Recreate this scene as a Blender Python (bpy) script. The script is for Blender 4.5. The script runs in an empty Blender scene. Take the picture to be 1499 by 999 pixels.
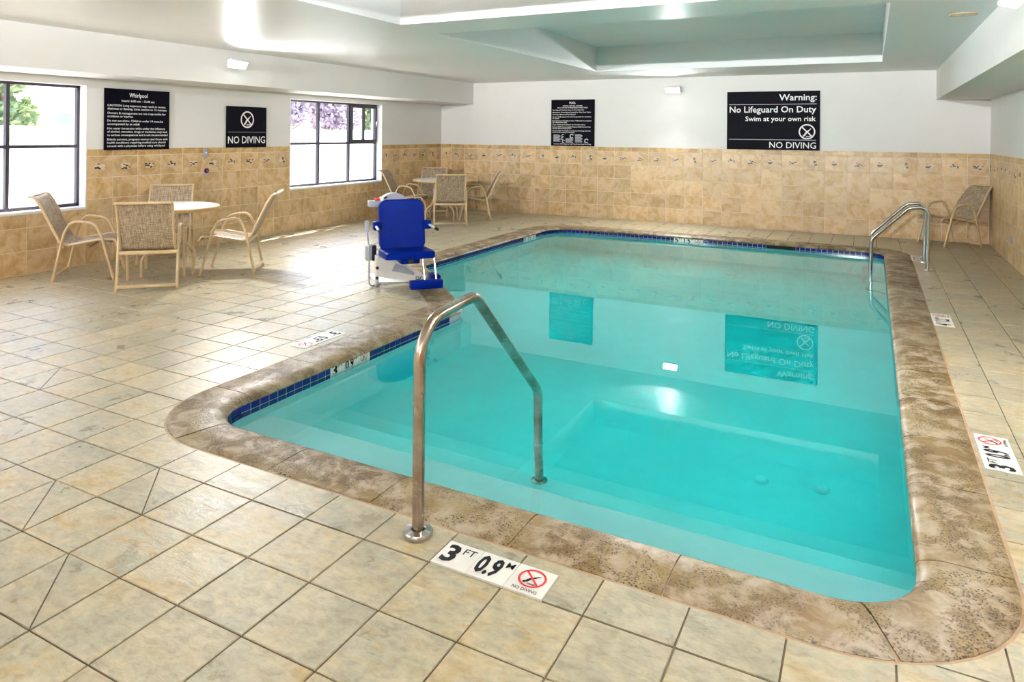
import bpy, bmesh, math, random
from mathutils import Vector, Matrix
from mathutils.geometry import delaunay_2d_cdt
random.seed(7)
PI = math.pi
sc = bpy.context.scene
COL = sc.collection

# ------------------------------------------------------------------ camera
F_PX, YAW, ROLL = 1033.78, 0.48768, 0.00963
CAM = Vector((1.7505, -2.5180, 1.5995))
cd = bpy.data.cameras.new('camera')
cd.sensor_width = 36.0
cd.lens = F_PX / 1499 * 36.0
cd.shift_x = 21.55 / 1499
cd.shift_y = -304.04 / 1499
cd.clip_start = 0.05
cd.clip_end = 300
cam = bpy.data.objects.new('camera', cd)
COL.objects.link(cam)
fw = Vector((-math.sin(YAW), math.cos(YAW), 0))
rt = Vector((math.cos(YAW), math.sin(YAW), 0))
up = Vector((0, 0, 1))
r2 = math.cos(ROLL) * rt + math.sin(ROLL) * up
u2 = -math.sin(ROLL) * rt + math.cos(ROLL) * up
m = Matrix.Identity(4)
for i in range(3):
    m[i][0] = r2[i]; m[i][1] = u2[i]; m[i][2] = -fw[i]; m[i][3] = CAM[i]
cam.matrix_world = m
sc.camera = cam

# ------------------------------------------------------------------ light and exposure
SKY_STRENGTH = 0.22
SUN_STRENGTH = 5.0
FLOOD = 13.0       # watts in each floodlight turned down over the deck
FILL_UPLIGHT = 215.0    # watts in each added fill lamp turned up to the ceiling
EXPOSURE = 2.72
w = bpy.data.worlds.new('World'); sc.world = w; w.use_nodes = True
nt = w.node_tree
sky = nt.nodes.new('ShaderNodeTexSky')
sky.sky_type = 'NISHITA'; sky.sun_disc = False
sky.sun_elevation = math.radians(50); sky.sun_rotation = math.radians(-15)
sky.air_density = 1.0; sky.dust_density = 3.0; sky.ozone_density = 1.0
bg = nt.nodes['Background']
nt.links.new(sky.outputs[0], bg.inputs['Color']); bg.inputs['Strength'].default_value = SKY_STRENGTH
sl = bpy.data.lights.new('sun', 'SUN'); sl.energy = SUN_STRENGTH; sl.angle = math.radians(0.6); sl.color = (1, 0.95, 0.86)
so = bpy.data.objects.new('sun', sl); COL.objects.link(so)
so.rotation_euler = Vector((0.31, -0.80, -1.0)).to_track_quat('-Z', 'Y').to_euler()
so.location = (-14, 20, 20)
sc.view_settings.view_transform = 'Standard'
sc.view_settings.look = 'None'
sc.view_settings.gamma = 1.0
sc.view_settings.use_curve_mapping = False
sc.view_settings.exposure = EXPOSURE
cy = sc.cycles
cy.max_bounces = 10; cy.diffuse_bounces = 4; cy.glossy_bounces = 4; cy.transmission_bounces = 6; cy.transparent_max_bounces = 10
cy.use_adaptive_sampling = True; cy.adaptive_threshold = 0.02
cy.sample_clamp_indirect = 6.0
cy.caustics_refractive = True; cy.caustics_reflective = False
cy.use_denoising = True

# ------------------------------------------------------------------ dimensions
T = 0.3048
XL, XR, YB, YN = -6.45, 3.33, 10.37, -6.5
ZC = 2.65
WATER = -0.088
SOF_L, SOF_R, SOF_ZL, SOF_ZR = -5.66, 2.63, 2.21, 2.19

# ------------------------------------------------------------------ materials
MATS = {}
class N:
    def __init__(s, name):
        s.m = bpy.data.materials.new(name); s.m.use_nodes = True
        s.t = s.m.node_tree; s.b = s.t.nodes['Principled BSDF']; s.out = s.t.nodes['Material Output']
        MATS[name] = s.m
    def n(s, typ, **kw):
        nd = s.t.nodes.new(typ)
        for k, v in kw.items():
            if k.startswith('i_'):
                nd.inputs[k[2:].replace('_', ' ')].default_value = v
            else: setattr(nd, k, v)
        return nd
    def l(s, a, b): s.t.links.new(a, b)
    def set(s, **kw):
        for k, v in kw.items(): s.b.inputs[k.replace('_', ' ')].default_value = v
        return s
    def math(s, op, a, b=None, clamp=False):
        nd = s.n('ShaderNodeMath', operation=op); nd.use_clamp = clamp
        for i, x in enumerate((a, b)):
            if x is None: continue
            if isinstance(x, (int, float)): nd.inputs[i].default_value = x
            else: s.l(x, nd.inputs[i])
        return nd.outputs[0]
    def vmath(s, op, a, b=None):
        nd = s.n('ShaderNodeVectorMath', operation=op)
        for i, x in enumerate((a, b)):
            if x is None: continue
            if isinstance(x, tuple): nd.inputs[i].default_value = x
            else: s.l(x, nd.inputs[i])
        return nd.outputs[0]
    def noise(s, vec, scale, detail=4, rough=0.55, dist=0.0):
        nd = s.n('ShaderNodeTexNoise'); nd.inputs['Scale'].default_value = scale; nd.inputs['Detail'].default_value = detail
        nd.inputs['Roughness'].default_value = rough; nd.inputs['Distortion'].default_value = dist
        if vec is not None: s.l(vec, nd.inputs['Vector'])
        return nd.outputs[0]
    def ramp(s, fac, stops, interp='LINEAR'):
        nd = s.n('ShaderNodeValToRGB'); cr = nd.color_ramp; cr.interpolation = interp
        while len(cr.elements) < len(stops): cr.elements.new(0.5)
        for e, (p, c) in zip(cr.elements, stops):
            e.position = p; e.color = (c, c, c, 1) if isinstance(c, (int, float)) else (*c, 1)
        s.l(fac, nd.inputs[0]); return nd.outputs[0]
    def mix(s, fac, a, b, blend='MIX'):
        nd = s.n('ShaderNodeMix', data_type='RGBA', blend_type=blend)
        for i, x in ((0, fac), (6, a), (7, b)):
            if isinstance(x, (int, float)): nd.inputs[i].default_value = x
            elif isinstance(x, tuple): nd.inputs[i].default_value = (*x, 1)
            else: s.l(x, nd.inputs[i])
        return nd.outputs[2]
    def bump(s, h, strength, dist=0.01):
        nd = s.n('ShaderNodeBump'); nd.inputs['Strength'].default_value = strength; nd.inputs['Distance'].default_value = dist
        s.l(h, nd.inputs['Height']); s.l(nd.outputs[0], s.b.inputs['Normal'])
    def pos(s): return s.n('ShaderNodeNewGeometry').outputs['Position']
    def obj(s): return s.n('ShaderNodeTexCoord').outputs['Object']
    def col(s, c): s.l(c, s.b.inputs['Base Color'])
    def rough(s, c): s.l(c, s.b.inputs['Roughness'])

def plain(name, c, rough=0.5, metal=0.0, spec=0.5, mottled=0.0, scale=12.0, bump=0.0):
    a = N(name); a.set(Roughness=rough, Metallic=metal); a.b.inputs['Specular IOR Level'].default_value = spec
    n_ = a.noise(a.obj(), scale, 4)
    d = tuple(max(0, x * (1 - mottled)) for x in c); e = tuple(min(1, x * (1 + mottled)) for x in c)
    a.col(a.ramp(n_, [(0.3, d), (0.7, e)]))
    if bump: a.bump(n_, bump, 0.004)
    return a

# floor tiles: slate-look cream porcelain, every tile with a tone and vein of its own
a = N('floor_tile')
P = a.pos()
cell = a.vmath('FLOOR', a.vmath('ADD', a.vmath('DIVIDE', P, (T, T, 10.0)), (0.0, 0.0, 0.5)))
wn = a.n('ShaderNodeTexWhiteNoise', noise_dimensions='3D'); a.l(cell, wn.inputs['Vector'])
off = a.vmath('MULTIPLY', wn.outputs['Color'], (9, 9, 9))
V = a.vmath('ADD', P, off)
n1 = a.noise(V, 3.2, 9, 0.66, 0.35)
n2 = a.noise(a.vmath('MULTIPLY', V, (1.0, 2.6, 1.0)), 5.5, 9, 0.68, 0.5)
n3 = a.noise(V, 22, 6, 0.6)
base = a.ramp(n1, [(0.24, (0.27, 0.26, 0.20)), (0.43, (0.35, 0.325, 0.235)), (0.57, (0.44, 0.385, 0.26)), (0.72, (0.42, 0.30, 0.12))])
och = a.ramp(n2, [(0.46, 0.0), (0.72, 1.0)])
base = a.mix(a.math('MULTIPLY', och, a.math('ADD', 0.15, a.math('MULTIPLY', wn.outputs['Value'], 0.75))), base, (0.38, 0.235, 0.055))
base = a.mix(a.ramp(n3, [(0.35, 0.30), (0.62, 0.0)]), base, (0.24, 0.19, 0.11))
tone = a.math('ADD', 1.0, a.math('MULTIPLY', wn.outputs['Value'], 0.16))
base = a.mix(1.0, base, tone, 'MULTIPLY')
base = a.mix(1.0, base, a.ramp(a.noise(a.vmath('MULTIPLY', V, (1.0, 1.8, 1.0)), 17, 8, 0.7, 0.6), [(0.32, 0.74), (0.50, 1.0), (0.68, 1.14)]), 'MULTIPLY')
a.col(base)
a.rough(a.ramp(n1, [(0.3, 0.24), (0.7, 0.42)]))
a.bump(a.math('ADD', a.math('MULTIPLY', n2, 0.8), a.math('MULTIPLY', n3, 0.35)), 0.62, 0.008)

plain('floor_grout', (0.12, 0.08, 0.04), 0.8, mottled=0.2)
plain('bead_grout', (0.36, 0.24, 0.14), 0.7, mottled=0.2)

# coping: pitted cast stone with brown staining
a = N('coping_stone')
P = a.pos()
n1 = a.noise(P, 2.3, 6, 0.6, 0.6)
n2 = a.noise(P, 9, 6, 0.65, 0.4)
n3 = a.noise(P, 45, 4, 0.6)
c = a.ramp(n1, [(0.36, (0.31, 0.24, 0.13)), (0.47, (0.20, 0.13, 0.04)), (0.60, (0.125, 0.07, 0.012))])
c = a.mix(a.ramp(n2, [(0.45, 0.0), (0.64, 0.85)]), c, (0.39, 0.32, 0.235))
vo = a.n('ShaderNodeTexVoronoi'); vo.inputs['Scale'].default_value = 105
dn = a.n('ShaderNodeTexNoise'); dn.inputs['Scale'].default_value = 60; a.l(P, dn.inputs['Vector'])
a.l(a.vmath('ADD', P, a.vmath('MULTIPLY', dn.outputs['Color'], (0.012, 0.012, 0.012))), vo.inputs['Vector'])
pit = a.math('MULTIPLY', a.ramp(vo.outputs['Distance'], [(0.30, 1.0), (0.44, 0.0)]), a.ramp(n2, [(0.50, 1.0), (0.58, 0.0)]))
pit = a.math('MULTIPLY', pit, a.ramp(a.noise(P, 4, 4), [(0.40, 0.0), (0.50, 1.0)]))
c = a.mix(a.ramp(n3, [(0.3, 0.25), (0.6, 0.0)]), c, (0.16, 0.11, 0.05))
c = a.mix(pit, c, (0.025, 0.014, 0.006))
a.col(c); a.rough(a.ramp(n1, [(0.35, 0.32), (0.7, 0.6)]))
a.bump(a.math('SUBTRACT', a.math('MULTIPLY', n3, 0.4), pit), 0.5, 0.004)

# wall tiles: mottled travertine-look ceramic
def walltile(name, c0, c1, c2, c3):
    a = N(name)
    oi = a.n('ShaderNodeObjectInfo')
    off = a.n('ShaderNodeCombineXYZ')
    for i, k in enumerate((37.0, 53.0, 71.0)): a.l(a.math('MULTIPLY', oi.outputs['Random'], k), off.inputs[i])
    V = a.vmath('ADD', a.obj(), off.outputs[0])
    n1 = a.noise(V, 5.5, 7, 0.62, 0.8); n2 = a.noise(V, 16, 6, 0.6, 0.5)
    c = a.ramp(n1, [(0.30, c0), (0.46, c1), (0.58, c2), (0.74, c3)])
    c = a.mix(a.ramp(n2, [(0.52, 0.0), (0.68, 0.5)]), c, c2)
    t = a.math('ADD', 0.86, a.math('MULTIPLY', oi.outputs['Random'], 0.22))
    a.col(a.mix(1.0, c, t, 'MULTIPLY'))
    a.set(Roughness=0.3); a.bump(n2, 0.10, 0.003)
walltile('wall_tile', (0.50, 0.29, 0.11), (0.62, 0.42, 0.20), (0.74, 0.55, 0.33), (0.64, 0.38, 0.13))
walltile('border_tile', (0.36, 0.19, 0.05), (0.52, 0.31, 0.10), (0.64, 0.45, 0.22), (0.46, 0.24, 0.05))
plain('wall_grout', (0.80, 0.69, 0.54), 0.8, mottled=0.08)
plain('mosaic_dark', (0.07, 0.035, 0.02), 0.35, mottled=0.4, scale=60)
plain('mosaic_bed', (0.66, 0.53, 0.37), 0.5, mottled=0.1, scale=60)
plain('mosaic_light', (0.72, 0.62, 0.48), 0.45, mottled=0.12, scale=60)
plain('wall_paint', (0.77, 0.76, 0.735), 0.6, mottled=0.015, scale=3, bump=0.03)
plain('ceiling_paint', (0.82, 0.82, 0.82), 0.42, spec=0.16, mottled=0.012, scale=3, bump=0.03)
plain('reveal_paint', (0.85, 0.85, 0.85), 0.5, mottled=0.01)
a = N('plaster')
P = a.pos(); n1 = a.noise(P, 1.2, 6, 0.6, 0.5); n2 = a.noise(P, 14, 5, 0.6)
c = a.ramp(n1, [(0.3, (0.62, 0.88, 0.87)), (0.7, (0.74, 0.95, 0.94))])
a.col(a.mix(a.ramp(n2, [(0.35, 0.15), (0.6, 0.0)]), c, (0.55, 0.80, 0.79))); a.set(Roughness=0.7)
a = N('navy_tile')
oi = a.n('ShaderNodeObjectInfo')
c = a.ramp(oi.outputs['Random'], [(0, (0.004, 0.006, 0.09)), (1, (0.010, 0.014, 0.20))])
a.col(c); a.set(Roughness=0.08)
plain('waterline_grout', (0.50, 0.53, 0.58), 0.7, mottled=0.1)
plain('marker_white', (0.80, 0.77, 0.71), 0.3, mottled=0.04)
plain('cover_white', (0.95, 0.96, 0.95), 0.4)
plain('ink_black', (0.010, 0.010, 0.012), 0.5, spec=0.12)
plain('ink_red', (0.70, 0.015, 0.02), 0.4)
plain('sign_black', (0.003, 0.003, 0.008), 0.5, spec=0.06)
plain('sign_white', (0.86, 0.86, 0.86), 0.5)
plain('sign_grey', (0.50, 0.51, 0.56), 0.5)
# water
a = N('pool_water')
a.t.nodes.remove(a.b)
gl = a.n('ShaderNodeBsdfGlass'); gl.inputs['IOR'].default_value = 1.333; gl.inputs['Roughness'].default_value = 0.0
nb = a.n('ShaderNodeBump'); nb.inputs['Strength'].default_value = 0.0015; nb.inputs['Distance'].default_value = 0.02
a.l(a.noise(a.pos(), 2.2, 3, 0.5, 0.3), nb.inputs['Height']); a.l(nb.outputs[0], gl.inputs['Normal'])
a.l(gl.outputs[0], a.out.inputs['Surface'])
va = a.n('ShaderNodeVolumeAbsorption'); va.inputs['Color'].default_value = (0.02, 0.978, 0.981, 1); va.inputs['Density'].default_value = 1.4
a.l(va.outputs[0], a.out.inputs['Volume'])
# glass panes
a = N('window_glass')
a.t.nodes.remove(a.b)
tr = a.n('ShaderNodeBsdfTransparent'); gs = a.n('ShaderNodeBsdfGlossy'); gs.inputs['Roughness'].default_value = 0.02
lw = a.n('ShaderNodeLayerWeight'); lw.inputs['Blend'].default_value = 0.5
fr_ = a.math('ADD', 0.03, a.math('MULTIPLY', 0.9, a.math('POWER', lw.outputs['Facing'], 5.0)))
mx = a.n('ShaderNodeMixShader'); a.l(fr_, mx.inputs[0]); a.l(tr.outputs[0], mx.inputs[1]); a.l(gs.outputs[0], mx.inputs[2])
a.l(mx.outputs[0], a.out.inputs['Surface'])
# metals
a = N('stainless')
n1 = a.noise(a.obj(), 30, 5, 0.6); n2 = a.noise(a.obj(), 6, 4)
a.col(a.ramp(n2, [(0.35, (0.26, 0.18, 0.12)), (0.62, (0.48, 0.43, 0.38))])); a.set(Metallic=1.0); a.rough(a.ramp(n1, [(0.3, 0.16), (0.7, 0.30)]))
plain('chrome', (0.50, 0.49, 0.48), 0.14, 1.0, mottled=0.05)
plain('tan_frame', (0.62, 0.46, 0.27), 0.35, mottled=0.06)
plain('tan_rim', (0.55, 0.36, 0.14), 0.35, mottled=0.06)
plain('table_top', (0.80, 0.80, 0.80), 0.25, mottled=0.03)
# woven sling
a = N('sling_fabric')
O = a.obj()
def strands(vec, sx, sz):
    return a.noise(a.vmath('MULTIPLY', vec, (sx, sz, sz)), 1.0, 3, 0.6)
s1 = strands(O, 12, 190); s2 = strands(O, 190, 12)
w1 = a.ramp(s1, [(0.42, 0.0), (0.58, 1.0)]); w2 = a.ramp(s2, [(0.42, 0.0), (0.58, 1.0)])
c = a.mix(w1, (0.15, 0.10, 0.06), (0.55, 0.43, 0.29)); c2 = a.mix(w2, (0.12, 0.085, 0.055), (0.58, 0.47, 0.33))
a.col(a.mix(0.5, c, c2)); a.set(Roughness=0.6); a.bump(a.math('ADD', s1, s2), 0.3, 0.002)
plain('blue_plastic', (0.0, 0.012, 0.20), 0.35, spec=0.06, mottled=0.12, scale=7)
plain('white_metal', (0.78, 0.77, 0.75), 0.35, mottled=0.04)
plain('grey_plastic', (0.36, 0.38, 0.43), 0.4, mottled=0.05)
plain('pale_grey', (0.40, 0.41, 0.45), 0.4, mottled=0.05)
plain('black_rubber', (0.012, 0.012, 0.012), 0.5)
plain('dark_plastic', (0.008, 0.010, 0.03), 0.4, spec=0.15)
plain('window_frame', (0.06, 0.052, 0.065), 0.4, 0.3, mottled=0.15)
plain('fence_white', (0.82, 0.81, 0.80), 0.6, mottled=0.04)
plain('pavement', (0.50, 0.49, 0.47), 0.85, mottled=0.1, scale=2)
plain('stucco', (0.66, 0.63, 0.62), 0.85, mottled=0.05)
plain('far_glass', (0.22, 0.25, 0.33), 0.15)
plain('roof_tile', (0.36, 0.30, 0.28), 0.8, mottled=0.15)
plain('bark', (0.16, 0.11, 0.08), 0.9, mottled=0.3)
a = N('leaf')
oi = a.noise(a.pos(), 3.0, 3)
a.col(a.ramp(oi, [(0.3, (0.10, 0.15, 0.06)), (0.7, (0.30, 0.38, 0.18))])); a.set(Roughness=0.6)
a = N('blossom')
oi = a.noise(a.pos(), 3.0, 3)
a.col(a.ramp(oi, [(0.3, (0.26, 0.20, 0.26)), (0.7, (0.46, 0.38, 0.44))])); a.set(Roughness=0.7)
a = N('lamp_lens')
a.t.nodes.remove(a.b)
em = a.n('ShaderNodeEmission'); em.inputs['Color'].default_value = (0.97, 0.985, 1.0, 1); em.inputs['Strength'].default_value = 6.0
a.l(em.outputs[0], a.out.inputs['Surface'])

# ------------------------------------------------------------------ mesh helpers
class MB:
    def __init__(s): s.v = []; s.f = []; s.mi = []; s.cur = 0
    def add(s, vs, fs):
        o = len(s.v); s.v += [tuple(x) for x in vs]
        for f in fs: s.f.append(tuple(i + o for i in f)); s.mi.append(s.cur)
        return s
    def box(s, x0, x1, y0, y1, z0, z1, M=None):
        vs = [Vector((x, y, z)) for z in (z0, z1) for y in (y0, y1) for x in (x0, x1)]
        if M: vs = [M @ v for v in vs]
        return s.add(vs, [(0, 2, 3, 1), (4, 5, 7, 6), (0, 1, 5, 4), (2, 6, 7, 3), (0, 4, 6, 2), (1, 3, 7, 5)])
    def rbox(s, x0, x1, y0, y1, z0, z1, r=0.01, seg=3, M=None):
        bm = bmesh.new(); bmesh.ops.create_cube(bm, size=1)
        for v in bm.verts: v.co = Vector(((x0 + x1) / 2 + v.co.x * (x1 - x0), (y0 + y1) / 2 + v.co.y * (y1 - y0), (z0 + z1) / 2 + v.co.z * (z1 - z0)))
        bmesh.ops.bevel(bm, geom=bm.edges[:], offset=r, segments=seg, affect='EDGES', profile=0.5)
        return s.frombm(bm, M)
    def frombm(s, bm, M=None):
        bm.verts.index_update()
        vs = [(M @ v.co) if M else v.co.copy() for v in bm.verts]
        fs = [[v.index for v in f.verts] for f in bm.faces]
        bm.free(); return s.add(vs, fs)
    def tube(s, pts, r, seg=10, caps=True, flat=None):
        pts = [Vector(p) for p in pts]
        n = len(pts); rings = []
        t0 = (pts[1] - pts[0]).normalized()
        ref = Vector((0, 0, 1)) if abs(t0.z) < 0.9 else Vector((1, 0, 0))
        nrm = (ref - t0 * ref.dot(t0)).normalized()
        for i, p in enumerate(pts):
            t = (pts[min(i + 1, n - 1)] - pts[max(i - 1, 0)]).normalized()
            nrm = (nrm - t * nrm.dot(t)).normalized(); bn = t.cross(nrm)
            rr = r[i] if isinstance(r, (list, tuple)) else r
            rings.append([p + (nrm * math.cos(2 * PI * k / seg) + bn * math.sin(2 * PI * k / seg) * (flat or 1)) * rr for k in range(seg)])
        vs = [v for rg in rings for v in rg]; fs = []
        for i in range(n - 1):
            for k in range(seg):
                k2 = (k + 1) % seg
                fs.append((i * seg + k, i * seg + k2, (i + 1) * seg + k2, (i + 1) * seg + k))
        if caps: fs += [tuple(reversed(range(seg))), tuple(range((n - 1) * seg, n * seg))]
        return s.add(vs, fs)
    def lathe(s, prof, seg=24, M=None):
        vs = []; fs = []; n = len(prof)
        for k in range(seg):
            a_ = 2 * PI * k / seg
            for (r, z) in prof: vs.append(Vector((r * math.cos(a_), r * math.sin(a_), z)))
        for k in range(seg):
            k2 = (k + 1) % seg
            for i in range(n - 1): fs.append((k * n + i, k2 * n + i, k2 * n + i + 1, k * n + i + 1))
        if M: vs = [M @ v for v in vs]
        return s.add(vs, fs)
    def prism(s, poly, z0, z1, M=None):
        n = len(poly)
        vs = [Vector((x, y, z0)) for x, y in poly] + [Vector((x, y, z1)) for x, y in poly]
        if M: vs = [M @ v for v in vs]
        fs = [tuple(reversed(range(n))), tuple(range(n, 2 * n))] + [(i, (i + 1) % n, n + (i + 1) % n, n + i) for i in range(n)]
        return s.add(vs, fs)
    def mesh(s, name, mats, smooth=False):
        me = bpy.data.meshes.new(name); me.from_pydata(s.v, [], s.f)
        for x in (mats if isinstance(mats, (list, tuple)) else [mats]): me.materials.append(MATS[x])
        for p, i in zip(me.polygons, s.mi): p.material_index = i
        if smooth:
            me.polygons.foreach_set('use_smooth', [True] * len(me.polygons))
            try: me.set_sharp_from_angle(angle=math.radians(38))
            except Exception: pass
        me.update(); return me
    def build(s, name, mats, parent=None, smooth=False, loc=None):
        return link(name, s.mesh(name, mats, smooth), parent, loc)

def link(name, me, parent=None, loc=None):
    o = bpy.data.objects.new(name, me); COL.objects.link(o)
    if parent is not None: o.parent = parent
    if loc is not None: o.location = loc
    return o
def tag(o, label, cat, group=None):
    o['label'] = label; o['category'] = cat
    if group: o['group'] = group
    return o
def struct(o, label=None):
    o['kind'] = 'structure'
    if label: o['label'] = label
    return o
def thing(name, label, cat, loc=(0, 0, 0), rotz=0.0, group=None):
    o = bpy.data.objects.new(name, None); o.empty_display_size = 0.1; COL.objects.link(o)
    o.location = loc; o.rotation_euler = (0, 0, rotz)
    return tag(o, label, cat, group)
def copy_tree(o, parent=None):
    c = o.copy(); COL.objects.link(c)
    if parent is not None: c.parent = parent
    for ch in list(o.children): copy_tree(ch, c)
    return c
def fillet(pts, rad, seg=6):
    pts = [Vector(p) for p in pts]; out = [pts[0]]
    for i in range(1, len(pts) - 1):
        r = rad[i - 1] if isinstance(rad, (list, tuple)) else rad
        p = pts[i]; a_ = (pts[i - 1] - p); b_ = (pts[i + 1] - p); la, lb = a_.length, b_.length; a_.normalize(); b_.normalize()
        ang = a_.angle(b_)
        if ang > PI - 1e-3 or r <= 0: out.append(p); continue
        d = min(r / math.tan(ang / 2), la * 0.49, lb * 0.49); rr = d * math.tan(ang / 2)
        c = p + (a_ + b_).normalized() * (rr / math.sin(ang / 2)); s0 = p + a_ * d - c; s1 = p + b_ * d - c
        th = s0.angle(s1)
        for k in range(seg + 1):
            t = k / seg
            out.append(c + (s0 * math.sin((1 - t) * th) + s1 * math.sin(t * th)) / math.sin(th))
    out.append(pts[-1]); return out
def text_parts(lines, mat, parent, basis):
    """lines: (string, x, y, height, align, width or None, weight); basis maps (x, y) in the panel to 3-D"""
    for (txt, x, y, h, al, wd, bold) in lines:
        cu = bpy.data.curves.new('lettering', 'FONT'); cu.body = txt; cu.size = 1.0; cu.resolution_u = 2; cu.offset = bold
        ob = bpy.data.objects.new('lettering', cu)
        me = ob.to_mesh()
        xs = [v.co.x for v in me.vertices]
        x0, x1 = min(xs), max(xs)
        sx = h / 0.70; wx = (x1 - x0) * sx
        fx = sx if wd is None else sx * wd / wx
        full = (x1 - x0) * fx
        ox = x - {'l': 0, 'c': full / 2, 'r': full}[al]
        mb = MB(); mb.add([basis(ox + (v.co.x - x0) * fx, y + v.co.y * sx) for v in me.vertices], [tuple(p.vertices) for p in me.polygons])
        mb.build('lettering', mat, parent)
        ob.to_mesh_clear(); bpy.data.objects.remove(ob); bpy.data.curves.remove(cu)
def ring2d(mb, cx, cy_, r, wd, basis, seg=36, a0=0, a1=2 * PI):
    vs = []; fs = []
    for k in range(seg + 1):
        a_ = a0 + (a1 - a0) * k / seg
        for q in (r - wd, r): vs.append(basis(cx + q * math.cos(a_), cy_ + q * math.sin(a_)))
    for k in range(seg): fs.append((2 * k, 2 * k + 1, 2 * k + 3, 2 * k + 2))
    mb.add(vs, fs)
def bar2d(mb, x0, y0, x1, y1, wd, basis):
    d = Vector((x1 - x0, y1 - y0)).normalized(); nx, ny = -d.y * wd / 2, d.x * wd / 2
    mb.add([basis(x0 - nx, y0 - ny), basis(x1 - nx, y1 - ny), basis(x1 + nx, y1 + ny), basis(x0 + nx, y0 + ny)], [(0, 1, 2, 3)])
def poly2d(mb, pts, basis): mb.add([basis(x, y) for x, y in pts], [tuple(range(len(pts)))])
def no_diving(mb, cx, cy_, r, basis, ring_mi, fig_mi, basis2=None):
    b2 = basis2 or basis
    mb.cur = fig_mi
    poly2d(mb, [(cx + r * p, cy_ + r * q) for p, q in ((-.38, -.50), (-.20, -.52), (.02, -.12), (.18, .02), (.46, .34), (.52, .44), (.42, .42), (.10, .16), (-.14, -.02), (-.30, -.22))], basis)
    poly2d(mb, [(cx - .40 * r + .12 * r * math.cos(t * PI / 5), cy_ - .52 * r + .12 * r * math.sin(t * PI / 5)) for t in range(10)], basis)
    for q in (-.60, -.70): bar2d(mb, cx - .12 * r, cy_ + q * r, cx + .45 * r, cy_ + (q + .04) * r, .05 * r, basis)
    mb.cur = ring_mi
    ring2d(mb, cx, cy_, r, r * 0.16, basis)
    d = r * 0.92 * math.sqrt(.5); bar2d(mb, cx - d, cy_ + d, cx + d, cy_ - d, r * 0.15, b2)

# ------------------------------------------------------------------ pool outline
NOSE = [((-1.54, 0.235), .26), ((1.91, 0.235), .30), ((1.91, 8.76), .22), ((-3.08, 8.76), .45), ((-3.08, 4.72), .12), ((-1.54, 3.10), .36)]
def outline(off):
    n = len(NOSE); P_ = [Vector(p) for p, r in NOSE]; out = []
    for i in range(n):
        p0, p, p1 = P_[i - 1], P_[i], P_[(i + 1) % n]; r = NOSE[i][1]
        d0 = (p - p0).normalized(); d1 = (p1 - p).normalized()
        cr = d0.x * d1.y - d0.y * d1.x
        ang = math.acos(max(-1, min(1, d0.dot(d1))))
        t = r * math.tan(ang / 2)
        sgn = 1 if cr > 0 else -1
        nl = Vector((-d0.y, d0.x)) * sgn
        c = p - d0 * t + nl * r
        a0 = math.atan2(-nl.y, -nl.x); seg = 10
        for k in range(seg + 1):
            a_ = a0 + sgn * ang * k / seg
            rr = r + off * sgn
            out.append(Vector((c.x + rr * math.cos(a_), c.y + rr * math.sin(a_))))
    return out
OUT_OFF = 0.325
POOL_IN = outline(0.0); POOL_WALL = outline(0.02); POOL_OUT = outline(OUT_OFF)
def inside(pt, poly):
    x, y = pt; c = False; j = len(poly) - 1
    for i in range(len(poly)):
        xi, yi = poly[i]; xj, yj = poly[j]
        if (yi > y) != (yj > y) and x < (xj - xi) * (y - yi) / (yj - yi) + xi: c = not c
        j = i
    return c
def minus(face, hole):
    """triangles of polygon 'face' outside polygon 'hole'"""
    vs = [Vector(p) for p in face] + [Vector(p) for p in hole]; nf = len(face)
    r = delaunay_2d_cdt(vs, [], [list(range(nf)), list(range(nf, len(vs)))], 1, 1e-5)
    tris = [f for f, o in zip(r[2], r[5]) if 0 in o and 1 not in o]
    return r[0], tris
def add_clipped(mb, face, hole, z0, z1):
    vs, tris = minus(face, hole)
    if not tris: return False
    area = sum(abs((vs[t[1]] - vs[t[0]]).cross(vs[t[2]] - vs[t[0]])) / 2 for t in tris)
    if area < 0.0012: return False
    used = sorted({i for t in tris for i in t}); ix = {k: j for j, k in enumerate(used)}; n = len(used)
    V_ = [(vs[i].x, vs[i].y, z1) for i in used] + [(vs[i].x, vs[i].y, z0) for i in used]
    F_ = []; edges = {}
    for t in tris:
        a_, b_, c_ = (ix[i] for i in t)
        if (vs[t[1]] - vs[t[0]]).cross(vs[t[2]] - vs[t[0]]) < 0: b_, c_ = c_, b_
        F_.append((a_, b_, c_))
        for e in ((a_, b_), (b_, c_), (c_, a_)): edges[e] = 1
    for (p, q) in list(edges):
        if (q, p) not in edges: F_.append((q, p, p + n, q + n))
    mb.add(V_, F_); return True

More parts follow.
